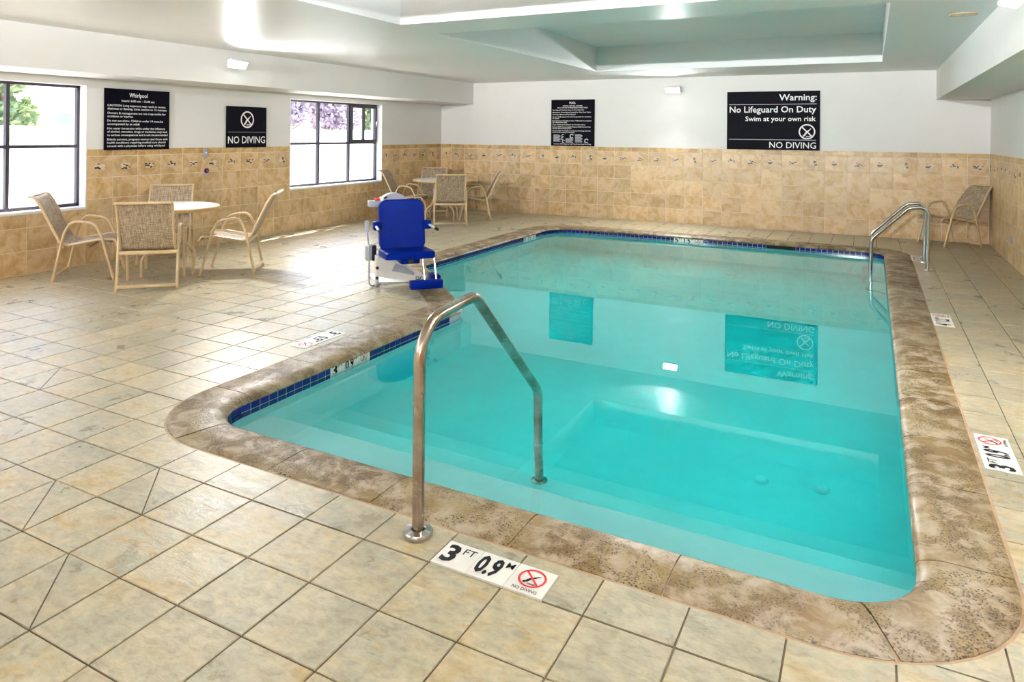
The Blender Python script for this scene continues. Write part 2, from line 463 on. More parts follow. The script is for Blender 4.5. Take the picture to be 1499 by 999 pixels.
# ------------------------------------------------------------------ floor
vs, tris = minus([(XL, YN), (XR, YN), (XR, YB), (XL, YB)], outline(0.12))
mb = MB(); mb.add([(v.x, v.y, -0.005) for v in vs], tris)
floor = struct(mb.build('floor', 'floor_grout'), 'slate-look cream floor tiles around the pool')
def project(x, y, z=0):
    d = Vector((x, y, z)) - CAM; zz = d.dot(fw)
    if zz < 0.2: return None
    return (749.5 - 21.55 + F_PX * d.dot(r2) / zz, 499.5 - 304.04 - F_PX * d.dot(u2) / zz)
G = 0.0035
CUT = {(-4, 1), (-5, 2), (-3, 3), (-10, -1)}
tiles = []
c0, c1 = math.floor(XL / T), math.ceil(XR / T); q0, q1 = math.floor(YN / T), math.ceil(YB / T)
tm = {}
def tile_mesh(dx, dy):
    k = (round(dx, 3), round(dy, 3))
    if k not in tm:
        b = 0.003; x, y = dx / 2, dy / 2; mb = MB()
        mb.add([(-x, -y, -.012), (x, -y, -.012), (x, y, -.012), (-x, y, -.012), (-x, -y, -.002), (x, -y, -.002), (x, y, -.002), (-x, y, -.002),
                (-x + b, -y + b, 0), (x - b, -y + b, 0), (x - b, y - b, 0), (-x + b, y - b, 0)],
               [(8, 9, 10, 11)] + [(i, (i + 1) % 4, 4 + (i + 1) % 4, 4 + i) for i in range(4)] + [(4 + i, 4 + (i + 1) % 4, 8 + (i + 1) % 4, 8 + i) for i in range(4)])
        tm[k] = mb.mesh('floor_tile', 'floor_tile')
    return tm[k]
def near_marker_hole(x0, x1, y0, y1): return None
for ci in range(c0, c1):
    for qi in range(q0, q1):
        x0, x1 = max(ci * T + G, XL), min((ci + 1) * T - G, XR); y0, y1 = max(qi * T + G, YN), min((qi + 1) * T - G, YB)
        if x1 - x0 < .02 or y1 - y0 < .02: continue
        samp = [(x0 + (x1 - x0) * i / 4, y0 + (y1 - y0) * j / 4) for i in range(5) for j in range(5)]
        ins = sum(inside(p, POOL_OUT) for p in samp)
        if ins == 25: continue
        ps = [project(*p) for p in ((x0, y0), (x1, y0), (x1, y1), (x0, y1))]
        ar = 0
        if all(ps):
            cx_ = sum(p[0] for p in ps) / 4; cy_ = sum(p[1] for p in ps) / 4
            if -20 < cx_ < 1519 and 150 < cy_ < 1040:
                ar = abs(sum(ps[i][0] * ps[(i + 1) % 4][1] - ps[(i + 1) % 4][0] * ps[i][1] for i in range(4))) / 2
        tiles.append((ar, ci, qi, x0, x1, y0, y1, ins))
tiles.sort(key=lambda t: -t[0])
rest = MB()
for i, (ar, ci, qi, x0, x1, y0, y1, ins) in enumerate(tiles):
    cut = (ci, -qi - 1) in CUT
    solo = i < 292
    if cut:
        for poly in ([(x0, y1), (x0, y0), (x1 - .008, y0)], [(x0 + .008, y1), (x1, y0), (x1, y1)]):
            mx_, my_ = sum(p[0] for p in poly) / 3, sum(p[1] for p in poly) / 3
            MB().prism([(p[0] - mx_, p[1] - my_) for p in poly], -.012, 0).build('floor_tile', 'floor_tile', floor, loc=(mx_, my_, 0))
    elif ins:
        if solo:
            mb = MB(); cx_, cy_ = (x0 + x1) / 2, (y0 + y1) / 2
            if add_clipped(mb, [(x0, y0), (x1, y0), (x1, y1), (x0, y1)], POOL_OUT, -.012, 0):
                mb.v = [(v[0] - cx_, v[1] - cy_, v[2]) for v in mb.v]
                mb.build('floor_tile', 'floor_tile', floor, loc=(cx_, cy_, 0))
        else: add_clipped(rest, [(x0, y0), (x1, y0), (x1, y1), (x0, y1)], POOL_OUT, -.012, 0)
    elif solo:
        link('floor_tile', tile_mesh(x1 - x0, y1 - y0), floor, ((x0 + x1) / 2, (y0 + y1) / 2, 0))
    else:
        me = tile_mesh(x1 - x0, y1 - y0); cx_, cy_ = (x0 + x1) / 2, (y0 + y1) / 2
        rest.add([(v.co.x + cx_, v.co.y + cy_, v.co.z) for v in me.vertices], [tuple(p.vertices) for p in me.polygons])
fo = rest.build('floor_tile_field', 'floor_tile', floor); fo['kind'] = 'stuff'

# ------------------------------------------------------------------ pool coping, basin, waterline tiles, water
def bead(o0, o1, z0, z1):
    A, B = outline(o0), outline(o1); n = len(A); mb = MB()
    vs = [(p.x, p.y, z1) for p in A] + [(p.x, p.y, z1) for p in B] + [(p.x, p.y, z0) for p in B]
    mb.add(vs, [(i, (i + 1) % n, n + (i + 1) % n, n + i)[::-1] for i in range(n)] + [(n + i, n + (i + 1) % n, 2 * n + (i + 1) % n, 2 * n + i)[::-1] for i in range(n)])
    return mb
coping = struct(bead(0.10, OUT_OFF + 0.004, -0.05, -0.001).build('pool_coping', 'bead_grout'), 'pitted tan stone coping around the pool edge')
PROF = [(OUT_OFF - .012, -0.045), (OUT_OFF - .012, 0.000), (OUT_OFF - .018, 0.004), (0.105, 0.006), (0.075, 0.004), (0.045, -0.002), (0.02, -0.011), (0.004, -0.023), (0.0, -0.032), (0.006, -0.040), (0.03, -0.046), (0.12, -0.047)]
IN_, OU_ = outline(0.0), outline(1.0)
cum = [0.0]
for i in range(len(IN_)): cum.append(cum[-1] + (IN_[(i + 1) % len(IN_)] - IN_[i]).length)
PER = cum[-1]
def at_s(s):
    s = s % PER
    for i in range(len(IN_)):
        if cum[i + 1] >= s:
            t = (s - cum[i]) / max(1e-9, cum[i + 1] - cum[i]); j = (i + 1) % len(IN_)
            p = IN_[i].lerp(IN_[j], t); n_ = ((OU_[i] - IN_[i]).lerp(OU_[j] - IN_[j], t)).normalized()
            return p, n_
    return IN_[0], (OU_[0] - IN_[0]).normalized()
def s_of(x, y):
    best = None
    for i in range(len(IN_)):
        a_, b_ = IN_[i], IN_[(i + 1) % len(IN_)]; d = b_ - a_
        t = 0 if d.length < 1e-9 else max(0, min(1, (Vector((x, y)) - a_).dot(d) / d.length_squared))
        q = (a_ + d * t - Vector((x, y))).length
        if best is None or q < best[0]: best = (q, cum[i] + t * d.length)
    return best[1]
marks = sorted({round(s_of(*p), 4) for p in [(-1.345, .235), (-.75, .235), (-.145, .235), (.52, .235), (1.12, .235), (1.73, .235), (1.91, .62), (1.91, 1.30), (1.91, 1.89),
        (1.91, 2.5), (1.91, 3.1), (1.91, 3.75), (1.91, 4.35), (1.91, 4.98), (1.91, 5.6), (1.91, 6.2), (1.91, 6.8), (1.91, 7.4), (1.91, 8.0), (1.91, 8.54)]
        + [(1.69 - .61 * k, 8.76) for k in range(7)] + [(-2.63, 8.76), (-3.08, 8.31)] + [(-3.08, 7.7 - .6 * k) for k in range(5)] + [(-3.0, 4.64), (-2.58, 4.19), (-2.12, 3.71), (-1.72, 3.28), (-1.54, 2.92), (-1.54, 2.40), (-1.54, 1.79), (-1.54, 1.19), (-1.54, .56)]})
for i, s0 in enumerate(marks):
    s1 = marks[(i + 1) % len(marks)]
    if s1 < s0: s1 += PER
    g = 0.003; ss = [s0 + g, s1 - g] + [c + k * PER for c in cum for k in (0, 1) if s0 + g < c + k * PER < s1 - g]
    ss = sorted(set(ss)); pm = at_s((s0 + s1) / 2)[0]; n_ = len(PROF); mb = MB(); vs = []
    for s in ss:
        p, nn = at_s(s)
        for (o, z) in PROF: vs.append((p.x + nn.x * o - pm.x, p.y + nn.y * o - pm.y, z))
    k = len(ss)
    fs = [(j * n_ + q, (j + 1) * n_ + q, (j + 1) * n_ + (q + 1) % n_, j * n_ + (q + 1) % n_)[::-1] for j in range(k - 1) for q in range(n_)]
    fs += [tuple(range(n_)), tuple(reversed(range((k - 1) * n_, k * n_)))]
    mb.add(vs, fs).build('coping_stone', 'coping_stone', coping, True, (pm.x, pm.y, 0))

def wallrun(mb, poly, z0, z1, flip=False):
    n = len(poly); vs = [(p.x, p.y, z0) for p in poly] + [(p.x, p.y, z1) for p in poly]
    mb.add(vs, [(i, (i + 1) % n, n + (i + 1) % n, n + i)[::-1] for i in range(n)])
mb = MB(); wallrun(mb, POOL_WALL, -1.75, -0.17)
mb.add([(-3.3, .1, -.96), (2.1, .1, -.96), (2.1, 2.6, -.98), (-3.3, 2.6, -.98), (2.1, 9.0, -1.52), (-3.3, 9.0, -1.52)], [(0, 1, 2, 3), (3, 2, 4, 5)])
mb.cur = 1; wallrun(mb, POOL_WALL, -0.17, -0.045)
basin = struct(mb.build('pool_basin', ['plaster', 'waterline_grout']), 'pale plastered pool basin with navy waterline tiles')
for y1, z in ((0.72, -0.30), (1.04, -0.53), (1.36, -0.75)):
    MB().rbox(-1.62, 1.98, 0.20, y1, -1.0, z, 0.015, 2).build('entry_step', 'plaster', basin, True)
# navy tiles along the faces the photo shows, the hidden faces joined
PT = 0.0735
def run_tiles(p, d, nrm, length, skip, single, z1=-0.014, rows=2):
    p = Vector((*p, 0)); d = Vector((*d, 0)); nrm = Vector((*nrm, 0)); k = int(length / PT); hidden = MB()
    for r in range(rows):
        for i in range(k):
            s0, s1 = i * PT + .002, (i + 1) * PT - .002
            for a_, b in skip:
                if s0 < b and s1 > a_:
                    if s0 < a_ - .004: s1 = min(s1, a_ - .002)
                    elif s1 > b + .004: s0 = max(s0, b + .002)
                    else: s1 = s0
            if s1 - s0 < .008: continue
            zt = z1 - r * PT - .002; zb = z1 - (r + 1) * PT + .002
            c = p + d * (s0 + s1) / 2; h = (s1 - s0) / 2; zc = (zt + zb) / 2; hv = (zt - zb) / 2; b = .002; th = .004
            vs = [d * sx * h + Vector((0, 0, sz * hv)) - nrm * .004 for sx, sz in ((-1, -1), (1, -1), (1, 1), (-1, 1))]
            vs += [d * sx * (h - b) + Vector((0, 0, sz * (hv - b))) + nrm * th for sx, sz in ((-1, -1), (1, -1), (1, 1), (-1, 1))]
            fs = [(4, 5, 6, 7)] + [(j, (j + 1) % 4, 4 + (j + 1) % 4, 4 + j) for j in range(4)]
            if d.cross(Vector((0, 0, 1))).dot(nrm) < 0: fs = [f[::-1] for f in fs]
            if single and r == 0:
                MB().add(vs, fs).build('waterline_tile', 'navy_tile', basin, loc=(c.x, c.y, zc))
            else: hidden.add([v + Vector((c.x, c.y, zc)) for v in vs], fs)
    o = hidden.build('waterline_tile_field', 'navy_tile', basin); o['kind'] = 'stuff'
run_tiles((-1.56, .495), (0, 1), (1, 0), 2.42, [(.785, 1.222)], True)              # left near face
run_tiles((-3.10, 4.782), (0, 1), (1, 0), 3.53, [(2.768, 3.218)], True)            # left far face
run_tiles((-2.63, 8.78), (1, 0), (0, -1), 4.34, [(1.60, 2.056), (2.988, 3.402)], True)  # far face
run_tiles((1.93, .56), (0, 1), (-1, 0), 7.95, [], False)                        # right face
run_tiles((-1.26, .215), (1, 0), (0, 1), 2.84, [], False)                       # near face
def arc_tiles(idx, single):
    A = POOL_WALL[idx * 11:(idx + 1) * 11]
    L = sum((A[i + 1] - A[i]).length for i in range(10)); k = max(1, int(L / PT)); acc = 0; pts = [A[0]]
    hid = MB()
    def at(s):
        s_ = s
        for i in range(10):
            q = (A[i + 1] - A[i]).length
            if s_ <= q + 1e-9: return A[i] + (A[i + 1] - A[i]) * (s_ / q)
            s_ -= q
        return A[-1]
    for j in range(k):
        a_, b_ = at(j * L / k + .002), at((j + 1) * L / k - .002); d = (b_ - a_); h = d.length / 2; d.normalize(); nrm = Vector((-d.y, d.x)); c = (a_ + b_) / 2
        for r in range(2):
            zt = -.014 - r * PT - .002; zb = -.014 - (r + 1) * PT + .002
            vs = [(d.x * sx * h + nrm.x * q, d.y * sx * h + nrm.y * q, sz * (zt - zb) / 2) for q in (-.004, .005) for sx, sz in ((-1, -1), (1, -1), (1, 1), (-1, 1))]
            fs = [(7, 6, 5, 4)] + [(4 + j_, 4 + (j_ + 1) % 4, (j_ + 1) % 4, j_) for j_ in range(4)]
            if single and r == 0: MB().add(vs, fs).build('waterline_tile', 'navy_tile', basin, loc=(c.x, c.y, (zt + zb) / 2))
            else: hid.add([(v[0] + c.x, v[1] + c.y, v[2] + (zt + zb) / 2) for v in vs], fs)
    o = hid.build('waterline_tile_field', 'navy_tile', basin); o['kind'] = 'stuff'
for i_, s_ in ((0, True), (3, True), (2, True), (1, False)): arc_tiles(i_, s_)

sk = thing('skimmer_mouth', 'black skimmer slot in the far waterline tiles', 'skimmer', (0.565, 8.775, -0.05))
MB().rbox(-.205, .205, -.006, .012, -.045, .03, .004, 2).build('slot_frame', 'dark_plastic', sk)
MB().rbox(-.19, .19, -.009, -.004, -.04, .022, .002, 1).build('slot_dark', 'ink_black', sk)  # black sheet standing in for the dark inside the open slot
for (x, y, z, r, lb) in ((-1.15, 7.76, -1.412, .15, 'white round drain cover on the far pool floor, nearer the lift'), (.03, 7.74, -1.411, .15, 'white round drain cover on the far pool floor, nearer the ladder'),
                         (1.18, 1.97, -.972, .045, 'small white disc on the shallow pool floor, left of two'), (1.51, 2.02, -.972, .045, 'small white disc on the shallow pool floor, right of two')):
    dcv = thing('drain_cover', lb, 'drain cover', (x, y, z + .002), 0, 'covers on the pool floor')
    MB().lathe([(0, .03), (r * .7, .025), (r, .006), (r, 0)], 28).build('cover', 'cover_white', dcv, True)
    if r < .1: continue
    ad = MB()
    for k in range(5): ad.box(-r * .5, r * .5, -r * .5 + k * r * .25 - .003, -r * .5 + k * r * .25 + .003, .02, .031)
    ad.build('grate_bar', 'pale_grey', dcv)
wp = outline(0.03); mb = MB(); n = len(wp)
mb.add([(p.x, p.y, WATER) for p in wp] + [(p.x, p.y, -1.9) for p in wp], [tuple(range(n)), tuple(reversed(range(n, 2 * n)))] + [(i, n + i, n + (i + 1) % n, (i + 1) % n) for i in range(n)])
wo = mb.build('pool_water', 'pool_water'); wo['kind'] = 'stuff'; tag(wo, 'still turquoise water filling the swimming pool', 'water')

# ------------------------------------------------------------------ walls
WIN = {1: (0.19, 2.58), 2: (5.89, 8.28), 3: (-5.5, -3.1)}  # last window is unseen, added to let in more daylight
WZ0, WZ1 = 0.69, 2.125
WT = 0.26           # thickness of the window wall
def wall_with_windows(x0, x1):
    mb = MB(); ys = [YN] + [y for k in (3, 1, 2) for y in WIN[k]] + [YB]
    for i in range(len(ys) - 1):
        if i % 2 == 0: mb.box(x0, x1, ys[i], ys[i + 1], -.2, 3.1)
        else: mb.box(x0, x1, ys[i], ys[i + 1], -.2, WZ0); mb.box(x0, x1, ys[i], ys[i + 1], WZ1, 3.1)
    return mb
BACKING = 0.008
wl = struct(wall_with_windows(XL - WT, XL).build('wall_left', 'wall_paint'), 'white painted window wall with tan tiled dado')
wb = struct(MB().box(XL - WT, XR + .2, YB, YB + .2, -.2, 3.1).build('wall_back', 'wall_paint'), 'white painted back wall with tan tiled dado')
wr = struct(MB().box(XR, XR + .2, YN, YB, -.2, 3.1).build('wall_right', 'wall_paint'), 'white painted side wall with tan tiled dado')
wn_ = struct(MB().box(XL - WT, XR + .2, YN - .2, YN, -.2, 3.1).build('wall_near', 'wall_paint'))
TW, TH, TRIM0, TRIM1 = 0.330, 0.256, 1.280, 1.365
basis_of = {'left': lambda u, v, w: (w, u, v), 'back': lambda u, v, w: (u, -w, v), 'right': lambda u, v, w: (-w, u, v), 'near': lambda u, v, w: (u, w, v)}
flip_of = {'left': False, 'back': False, 'right': True, 'near': True}
wtm = {}
def wslab(side, du, dv, mat, name):
    k = (side, round(du, 3), round(dv, 3), mat)
    if k not in wtm:
        B = basis_of[side]; b = .003; x, y = du / 2, dv / 2; d0, d1 = -.006, .004
        co = [(-x, -y, d0), (x, -y, d0), (x, y, d0), (-x, y, d0), (-x, -y, d1 - .0015), (x, -y, d1 - .0015), (x, y, d1 - .0015), (-x, y, d1 - .0015), (-x + b, -y + b, d1), (x - b, -y + b, d1), (x - b, y - b, d1), (-x + b, y - b, d1)]
        fs = [(8, 9, 10, 11)] + [(i, (i + 1) % 4, 4 + (i + 1) % 4, 4 + i) for i in range(4)] + [(4 + i, 4 + (i + 1) % 4, 8 + (i + 1) % 4, 8 + i) for i in range(4)]
        if flip_of[side]: fs = [f[::-1] for f in fs]
        wtm[k] = MB().add([B(*c) for c in co], fs).mesh(name, mat)
    return wtm[k]
mosm = {}
def mosaic_mesh(side, v):
    if (side, v) not in mosm:
        rnd = random.Random(v * 13 + 5); B = basis_of[side]; mb = MB()
        def chip(cx, cy_, wd, ht, mi, top):
            mb.cur = mi; q = [(cx - wd / 2, cy_ - ht / 2), (cx + wd / 2, cy_ - ht / 2 + rnd.uniform(-.003, .003)), (cx + wd / 2, cy_ + ht / 2), (cx - wd / 2, cy_ + ht / 2 + rnd.uniform(-.003, .003))]
            fs = [(4, 5, 6, 7)] + [(i, (i + 1) % 4, 4 + (i + 1) % 4, 4 + i) for i in range(4)]
            if flip_of[side]: fs = [f[::-1] for f in fs]
            mb.add([B(a_, b_, .0) for a_, b_ in q] + [B(a_, b_, top) for a_, b_ in q], fs)
        chip(0, 0, .112, .070, 2, .0022)
        for _ in range(5): chip(rnd.uniform(-.05, .05), rnd.uniform(-.03, .03), rnd.uniform(.02, .04), rnd.uniform(.012, .02), 0, .005)
        for _ in range(rnd.randint(4, 7)): chip(rnd.uniform(-.052, .052), rnd.uniform(-.034, .034), rnd.uniform(.018, .040), rnd.uniform(.010, .020), 1, .0065)
        mosm[(side, v)] = mb.mesh('mosaic_inset', ['mosaic_light', 'mosaic_dark', 'mosaic_bed'])
    return mosm[(side, v)]
def place(side, u, v, w_, base):
    B = basis_of[side]; p = B(u, v, w_)
    return {'left': (XL + p[0], p[1], p[2]), 'back': (p[0], YB + p[1], p[2]), 'right': (XR + p[0], p[1], p[2]), 'near': (p[0], YN + p[1], p[2])}[side]
def dado(side, wall, u0, u1, ref, holes, solo_range):
    """tiles on one wall between u0 and u1; ref = one vertical joint"""
    g = .0038; B = basis_of[side]; rst = MB(); bk = MB()
    segs = [(u0, u1, 0, TRIM1)]
    for h0, h1 in holes:
        nsg = []
        for s in segs:
            if s[1] <= h0 or s[0] >= h1: nsg.append(s); continue
            if s[0] < h0: nsg.append((s[0], h0, s[2], s[3]))
            if s[1] > h1: nsg.append((h1, s[1], s[2], s[3]))
            nsg.append((max(s[0], h0), min(s[1], h1), 0, WZ0))
        segs = nsg
    for s in segs:
        co = [B(s[0], s[2], .004), B(s[1], s[2], .004), B(s[1], s[3], .004), B(s[0], s[3], .004)]
        bk.add([place(side, *c, None) for c in ((s[0], s[2], .004), (s[1], s[2], .004), (s[1], s[3], .004), (s[0], s[3], .004))], [(0, 1, 2, 3)] if not flip_of[side] else [(3, 2, 1, 0)])
    bk.build('grout_bed', 'wall_grout', wall)
    k0 = math.floor((u0 - ref) / TW)
    k = k0
    while ref + k * TW < u1:
        a_, b_ = max(ref + k * TW, u0), min(ref + (k + 1) * TW, u1)
        if b_ - a_ > .03:
            for r in range(6):
                z0, z1 = (r * TH, (r + 1) * TH) if r < 5 else (TRIM0, TRIM1)
                rects = [(a_, b_, z0, z1)]
                for h0, h1 in holes:
                    nr = []
                    for (p, q, s, t) in rects:
                        if q <= h0 + .001 or p >= h1 - .001 or t <= WZ0: nr.append((p, q, s, t)); continue
                        if p < h0: nr.append((p, h0, s, t))
                        if q > h1: nr.append((h1, q, s, t))
                        if s < WZ0: nr.append((max(p, h0), min(q, h1), s, WZ0))
                    rects = nr
                for (p, q, s, t) in rects:
                    if q - p < .02 or t - s < .02: continue
                    du, dv = q - p - 2 * g, t - s - 2 * g; uc, vc = (p + q) / 2, (s + t) / 2
                    nm, mt = ('border_tile', 'border_tile') if r == 5 else ('wall_tile', 'wall_tile')
                    loc = place(side, uc, vc, .003, None); me = wslab(side, du, dv, mt, nm)
                    if solo_range[0] <= uc <= solo_range[1]: 
                        link(nm, me, wall, loc)
                        if r == 4 and du > .2 and dv > .2: link('mosaic_inset', mosaic_mesh(side, random.randint(0, 8)), wall, place(side, uc, vc, .0066, None))
                    else: rst.add([(v.co.x + loc[0], v.co.y + loc[1], v.co.z + loc[2]) for v in me.vertices], [tuple(f.vertices) for f in me.polygons])
        k += 1
    if rst.v:
        o = rst.build('wall_tile_field', 'wall_tile', wall); o['kind'] = 'stuff'
dado('back', wb, XL + .012, XR - .012, 3.045, [], (-99, 99))
dado('left', wl, YN, YB - .012, 2.58, [WIN[1], WIN[2], WIN[3]], (.9, 99))
dado('right', wr, YN, YB - .012, YB, [], (7.4, 99))
dado('near', wn_, XL + .012, XR - .012, 0.0, [], (99, 99))

# ------------------------------------------------------------------ ceiling with two coffers, soffits
CX0, CX1, CZ = -2.32, 1.87, 3.06
COF = [(0.6, 3.12), (3.79, 8.68)]  # near coffer cut short out of view, shading its far face from the uplights
mb = MB()
TOPZ = 3.2
mb.box(XL - WT, CX0, YN - .2, YB + .2, ZC, TOPZ); mb.box(CX1, XR + .2, YN - .2, YB + .2, ZC, TOPZ)
ysg = [YN - .2, COF[0][0], COF[0][1], COF[1][0], COF[1][1], YB + .2]
for i in range(5):
    if i % 2 == 0: mb.box(CX0, CX1, ysg[i], ysg[i + 1], ZC, TOPZ)
    else: mb.box(CX0, CX1, ysg[i], ysg[i + 1], CZ, TOPZ)
struct(mb.build('ceiling', 'ceiling_paint'), 'white ceiling with two recessed coffers')
struct(MB().box(XL, SOF_L, YN, YB, SOF_ZL, ZC + .01).build('soffit_left', 'wall_paint'), 'dropped soffit along the window wall')
struct(MB().box(SOF_R, XR, YN, YB, SOF_ZR, ZC + .01).build('soffit_right', 'wall_paint'), 'dropped soffit along the right wall')

# ------------------------------------------------------------------ windows
FX = -6.60
def window(n):
    y0, y1 = WIN[n]; o = bpy.data.objects.new('window_%d' % n, None); COL.objects.link(o); o.location = (FX, (y0 + y1) / 2, WZ0); o.empty_display_size = .1
    struct(o, 'dark framed window set in a deep white reveal'); o['category'] = 'window' if False else 'window'
    del o['category']
    h = (y1 - y0) / 2; H = WZ1 - WZ0; t = .018; zt = 1.40 - WZ0
    f = MB(); f.box(-.025, .025, -h, h, 0, 2 * t); f.box(-.025, .025, -h, h, H - 2 * t, H); f.box(-.025, .025, -h, -h + 2 * t, 0, H); f.box(-.025, .025, h - 2 * t, h, 0, H)
    f.build('frame', 'window_frame', o)
    MB().box(-.024, .028, -h + 2 * t, h - 2 * t, zt - t, zt + t).build('transom', 'window_frame', o)
    wd = 2 * h / 3
    for k in (1, 2):
        MB().box(-.024, .026, -h + k * wd - t, -h + k * wd + t, 2 * t, H - 2 * t).build('mullion', 'window_frame', o)
    for k in range(3):
        for (z0, z1) in ((2 * t, zt - t), (zt + t, H - 2 * t)):
            ya, yb = -h + k * wd + (2 * t if k == 0 else t), -h + (k + 1) * wd - (2 * t if k == 2 else t)
            if n == 2 and k == 2 and z0 > zt:
                s = .045; q = MB(); q.box(.0, .055, ya, yb, z0, z0 + s); q.box(.0, .055, ya, yb, z1 - s, z1); q.box(.0, .055, ya, ya + s, z0 + s, z1 - s); q.box(.0, .055, yb - s, yb, z0 + s, z1 - s)
                sash = q.build('sash', 'window_frame', o); ym = (ya + yb) / 2
                MB().box(.005, .045, ym - .022, ym + .022, z0 + s, z1 - s).build('stile', 'window_frame', sash)
                MB().box(.018, .024, ya + s, ym - .022, z0 + s, z1 - s).build('pane', 'window_glass', sash)
                MB().box(.018, .024, ym + .022, yb - s, z0 + s, z1 - s).build('pane', 'window_glass', sash)
                MB().rbox(.05, .07, yb - .035, yb - .015, (z0 + z1) / 2 - .05, (z0 + z1) / 2 + .05, .004, 2).build('latch', 'chrome', sash)
            else: MB().box(-.003, .003, ya, yb, z0, z1).build('pane', 'window_glass', o)
    d = XL - FX
    MB().rbox(-.11, d + .012, -h + .001, h - .001, -.03, 0.0005, .004, 2).build('sill', 'reveal_paint', o)
    rv = MB(); rv.box(.026, d + .002, -h, -h + .006, 0, H); rv.box(.026, d + .002, h - .006, h, 0, H); rv.box(.026, d + .002, -h, h, H - .006, H)
    rv.build('reveal', 'reveal_paint', o)
for n_ in (1, 2, 3): window(n_)
for n_ in (1, 2, 3):
    y0, y1 = WIN[n_]; pl = bpy.data.lights.new('daylight_portal', 'AREA'); pl.shape = 'RECTANGLE'; pl.size = WZ1 - WZ0; pl.size_y = y1 - y0; pl.cycles.is_portal = True
    po = bpy.data.objects.new('daylight_portal', pl); COL.objects.link(po); po.location = (XL - WT - .01, (y0 + y1) / 2, (WZ0 + WZ1) / 2); po.rotation_euler = (0, -PI / 2, 0)

# ------------------------------------------------------------------ outdoors
struct(MB().box(-60, XL - WT, -45, 60, -.35, -.15).build('ground', 'pavement'))
fn = thing('board_fence', 'white board fence outside the windows', 'fence', (-10.2, 5, -.15))
bmesh_board = MB().rbox(-.012, .012, -.07, .07, .04, 1.76, .004, 1).mesh('fence_board', 'fence_white')
for k in range(150):
    link('fence_board', bmesh_board, fn, (0, -11 + k * .155, 0))
for k in range(12): MB().rbox(-.09, -.02, -.05, .05, 0, 1.82, .006, 1).build('fence_post', 'fence_white', fn, loc=(0, -11 + k * 2.1, 0))
for z in (.3, 1.45): MB().box(-.05, -.015, -11, 12.2, z, z + .09).build('fence_rail', 'fence_white', fn)
MB().box(-.05, .05, -11, 12.2, 1.76, 1.80).build('cap_rail', 'fence_white', fn)
bd = thing('apartment_building', 'pale stucco building beyond the fence, seen through the left window', 'building', (-27, 8.5, -.15))
MB().box(-4, 4, -5, 7, 0, 7.5).build('wall', 'stucco', bd)
rf = MB().add([(-4.4, -5.4, 7.5), (4.4, -5.4, 7.5), (4.4, 7.4, 7.5), (-4.4, 7.4, 7.5), (0, -5.4, 9.2), (0, 7.4, 9.2)], [(0, 3, 2, 1), (0, 1, 4), (1, 2, 5, 4), (2, 3, 5), (3, 0, 4, 5)]).build('roof', 'roof_tile', bd)
for z in (1.0, 3.8):
    for y in (-3.8, -1.2, 1.0, 3.3):
        wf = MB().box(3.98, 4.06, y - .08, y + 1.28, z - .08, z + 1.38).build('window', 'fence_white', bd)
        MB().box(4.05, 4.075, y, y + 1.2, z, z + 1.3).build('pane', 'far_glass', wf)
def tree(name, label, x, y, hgt, cr, mat, seed, n=4200):
    rnd = random.Random(seed); t = thing(name, label, 'tree', (x, y, -.15), 0, 'trees beyond the fence')
    tk = MB().tube([(0, 0, 0), (.05, .03, hgt * .3), (-.05, .06, hgt * .55), (0, 0, hgt * .8)], [.10, .08, .06, .03], 8)
    for k in range(6):
        a_ = k * 1.05 + rnd.random(); z = hgt * (.35 + .07 * k); tk.tube([(0, 0, z), (math.cos(a_) * cr * .4, math.sin(a_) * cr * .4, z + hgt * .12), (math.cos(a_) * cr * .75, math.sin(a_) * cr * .75, z + hgt * .2)], [.035, .025, .01], 6)
    tk.build('trunk', 'bark', t, True)
    lf = MB(); blobs = [(rnd.uniform(-1, 1) * cr * .6, rnd.uniform(-1, 1) * cr * .6, hgt * rnd.uniform(.42, .9), cr * rnd.uniform(.35, .6)) for _ in range(14)]
    for _ in range(n):
        b = rnd.choice(blobs); d = Vector((rnd.gauss(0, 1), rnd.gauss(0, 1), rnd.gauss(0, 1))).normalized() * b[3] * rnd.random() ** .4
        c = Vector(b[:3]) + d; s = rnd.uniform(.07, .16); e1 = Vector((rnd.gauss(0, 1), rnd.gauss(0, 1), rnd.gauss(0, 1))).normalized(); e2 = e1.orthogonal().normalized()
        lf.add([c - e1 * s, c - e2 * s * .5, c + e1 * s, c + e2 * s * .5], [(0, 1, 2, 3)])
    o = lf.build('foliage', mat, t); o['kind'] = 'stuff'
tree('shade_tree', 'green tree beyond the fence, seen through the left window', -16.0, 6.5, 3.7, 1.0, 'leaf', 1)
tree('flowering_tree', 'mauve leafy tree in the left pane of the far window', -17.5, 16.6, 3.9, 1.3, 'blossom', 2)
tree('flowering_tree', 'mauve leafy tree in the middle pane of the far window', -17.5, 19.3, 3.9, 1.3, 'blossom', 3)
tree('shade_tree', 'green tree in the far window, close to the opening sash', -17.0, 21.9, 3.8, 1.2, 'leaf', 4)
tree('shade_tree', 'green tree seen through the opening sash of the far window', -16.6, 24.5, 3.7, 1.2, 'leaf', 5)
lp = thing('lamp_post', 'thin grey post standing outside the far window', 'post', (-9.2, 9.6, -.15))
MB().tube([(0, 0, 0), (0, 0, 1.9)], .035, 10).build('pole', 'pale_grey', lp, True)
MB().lathe([(0, 1.98), (.07, 1.96), (.09, 1.90), (.03, 1.88)], 16).build('cap', 'pale_grey', lp, True)

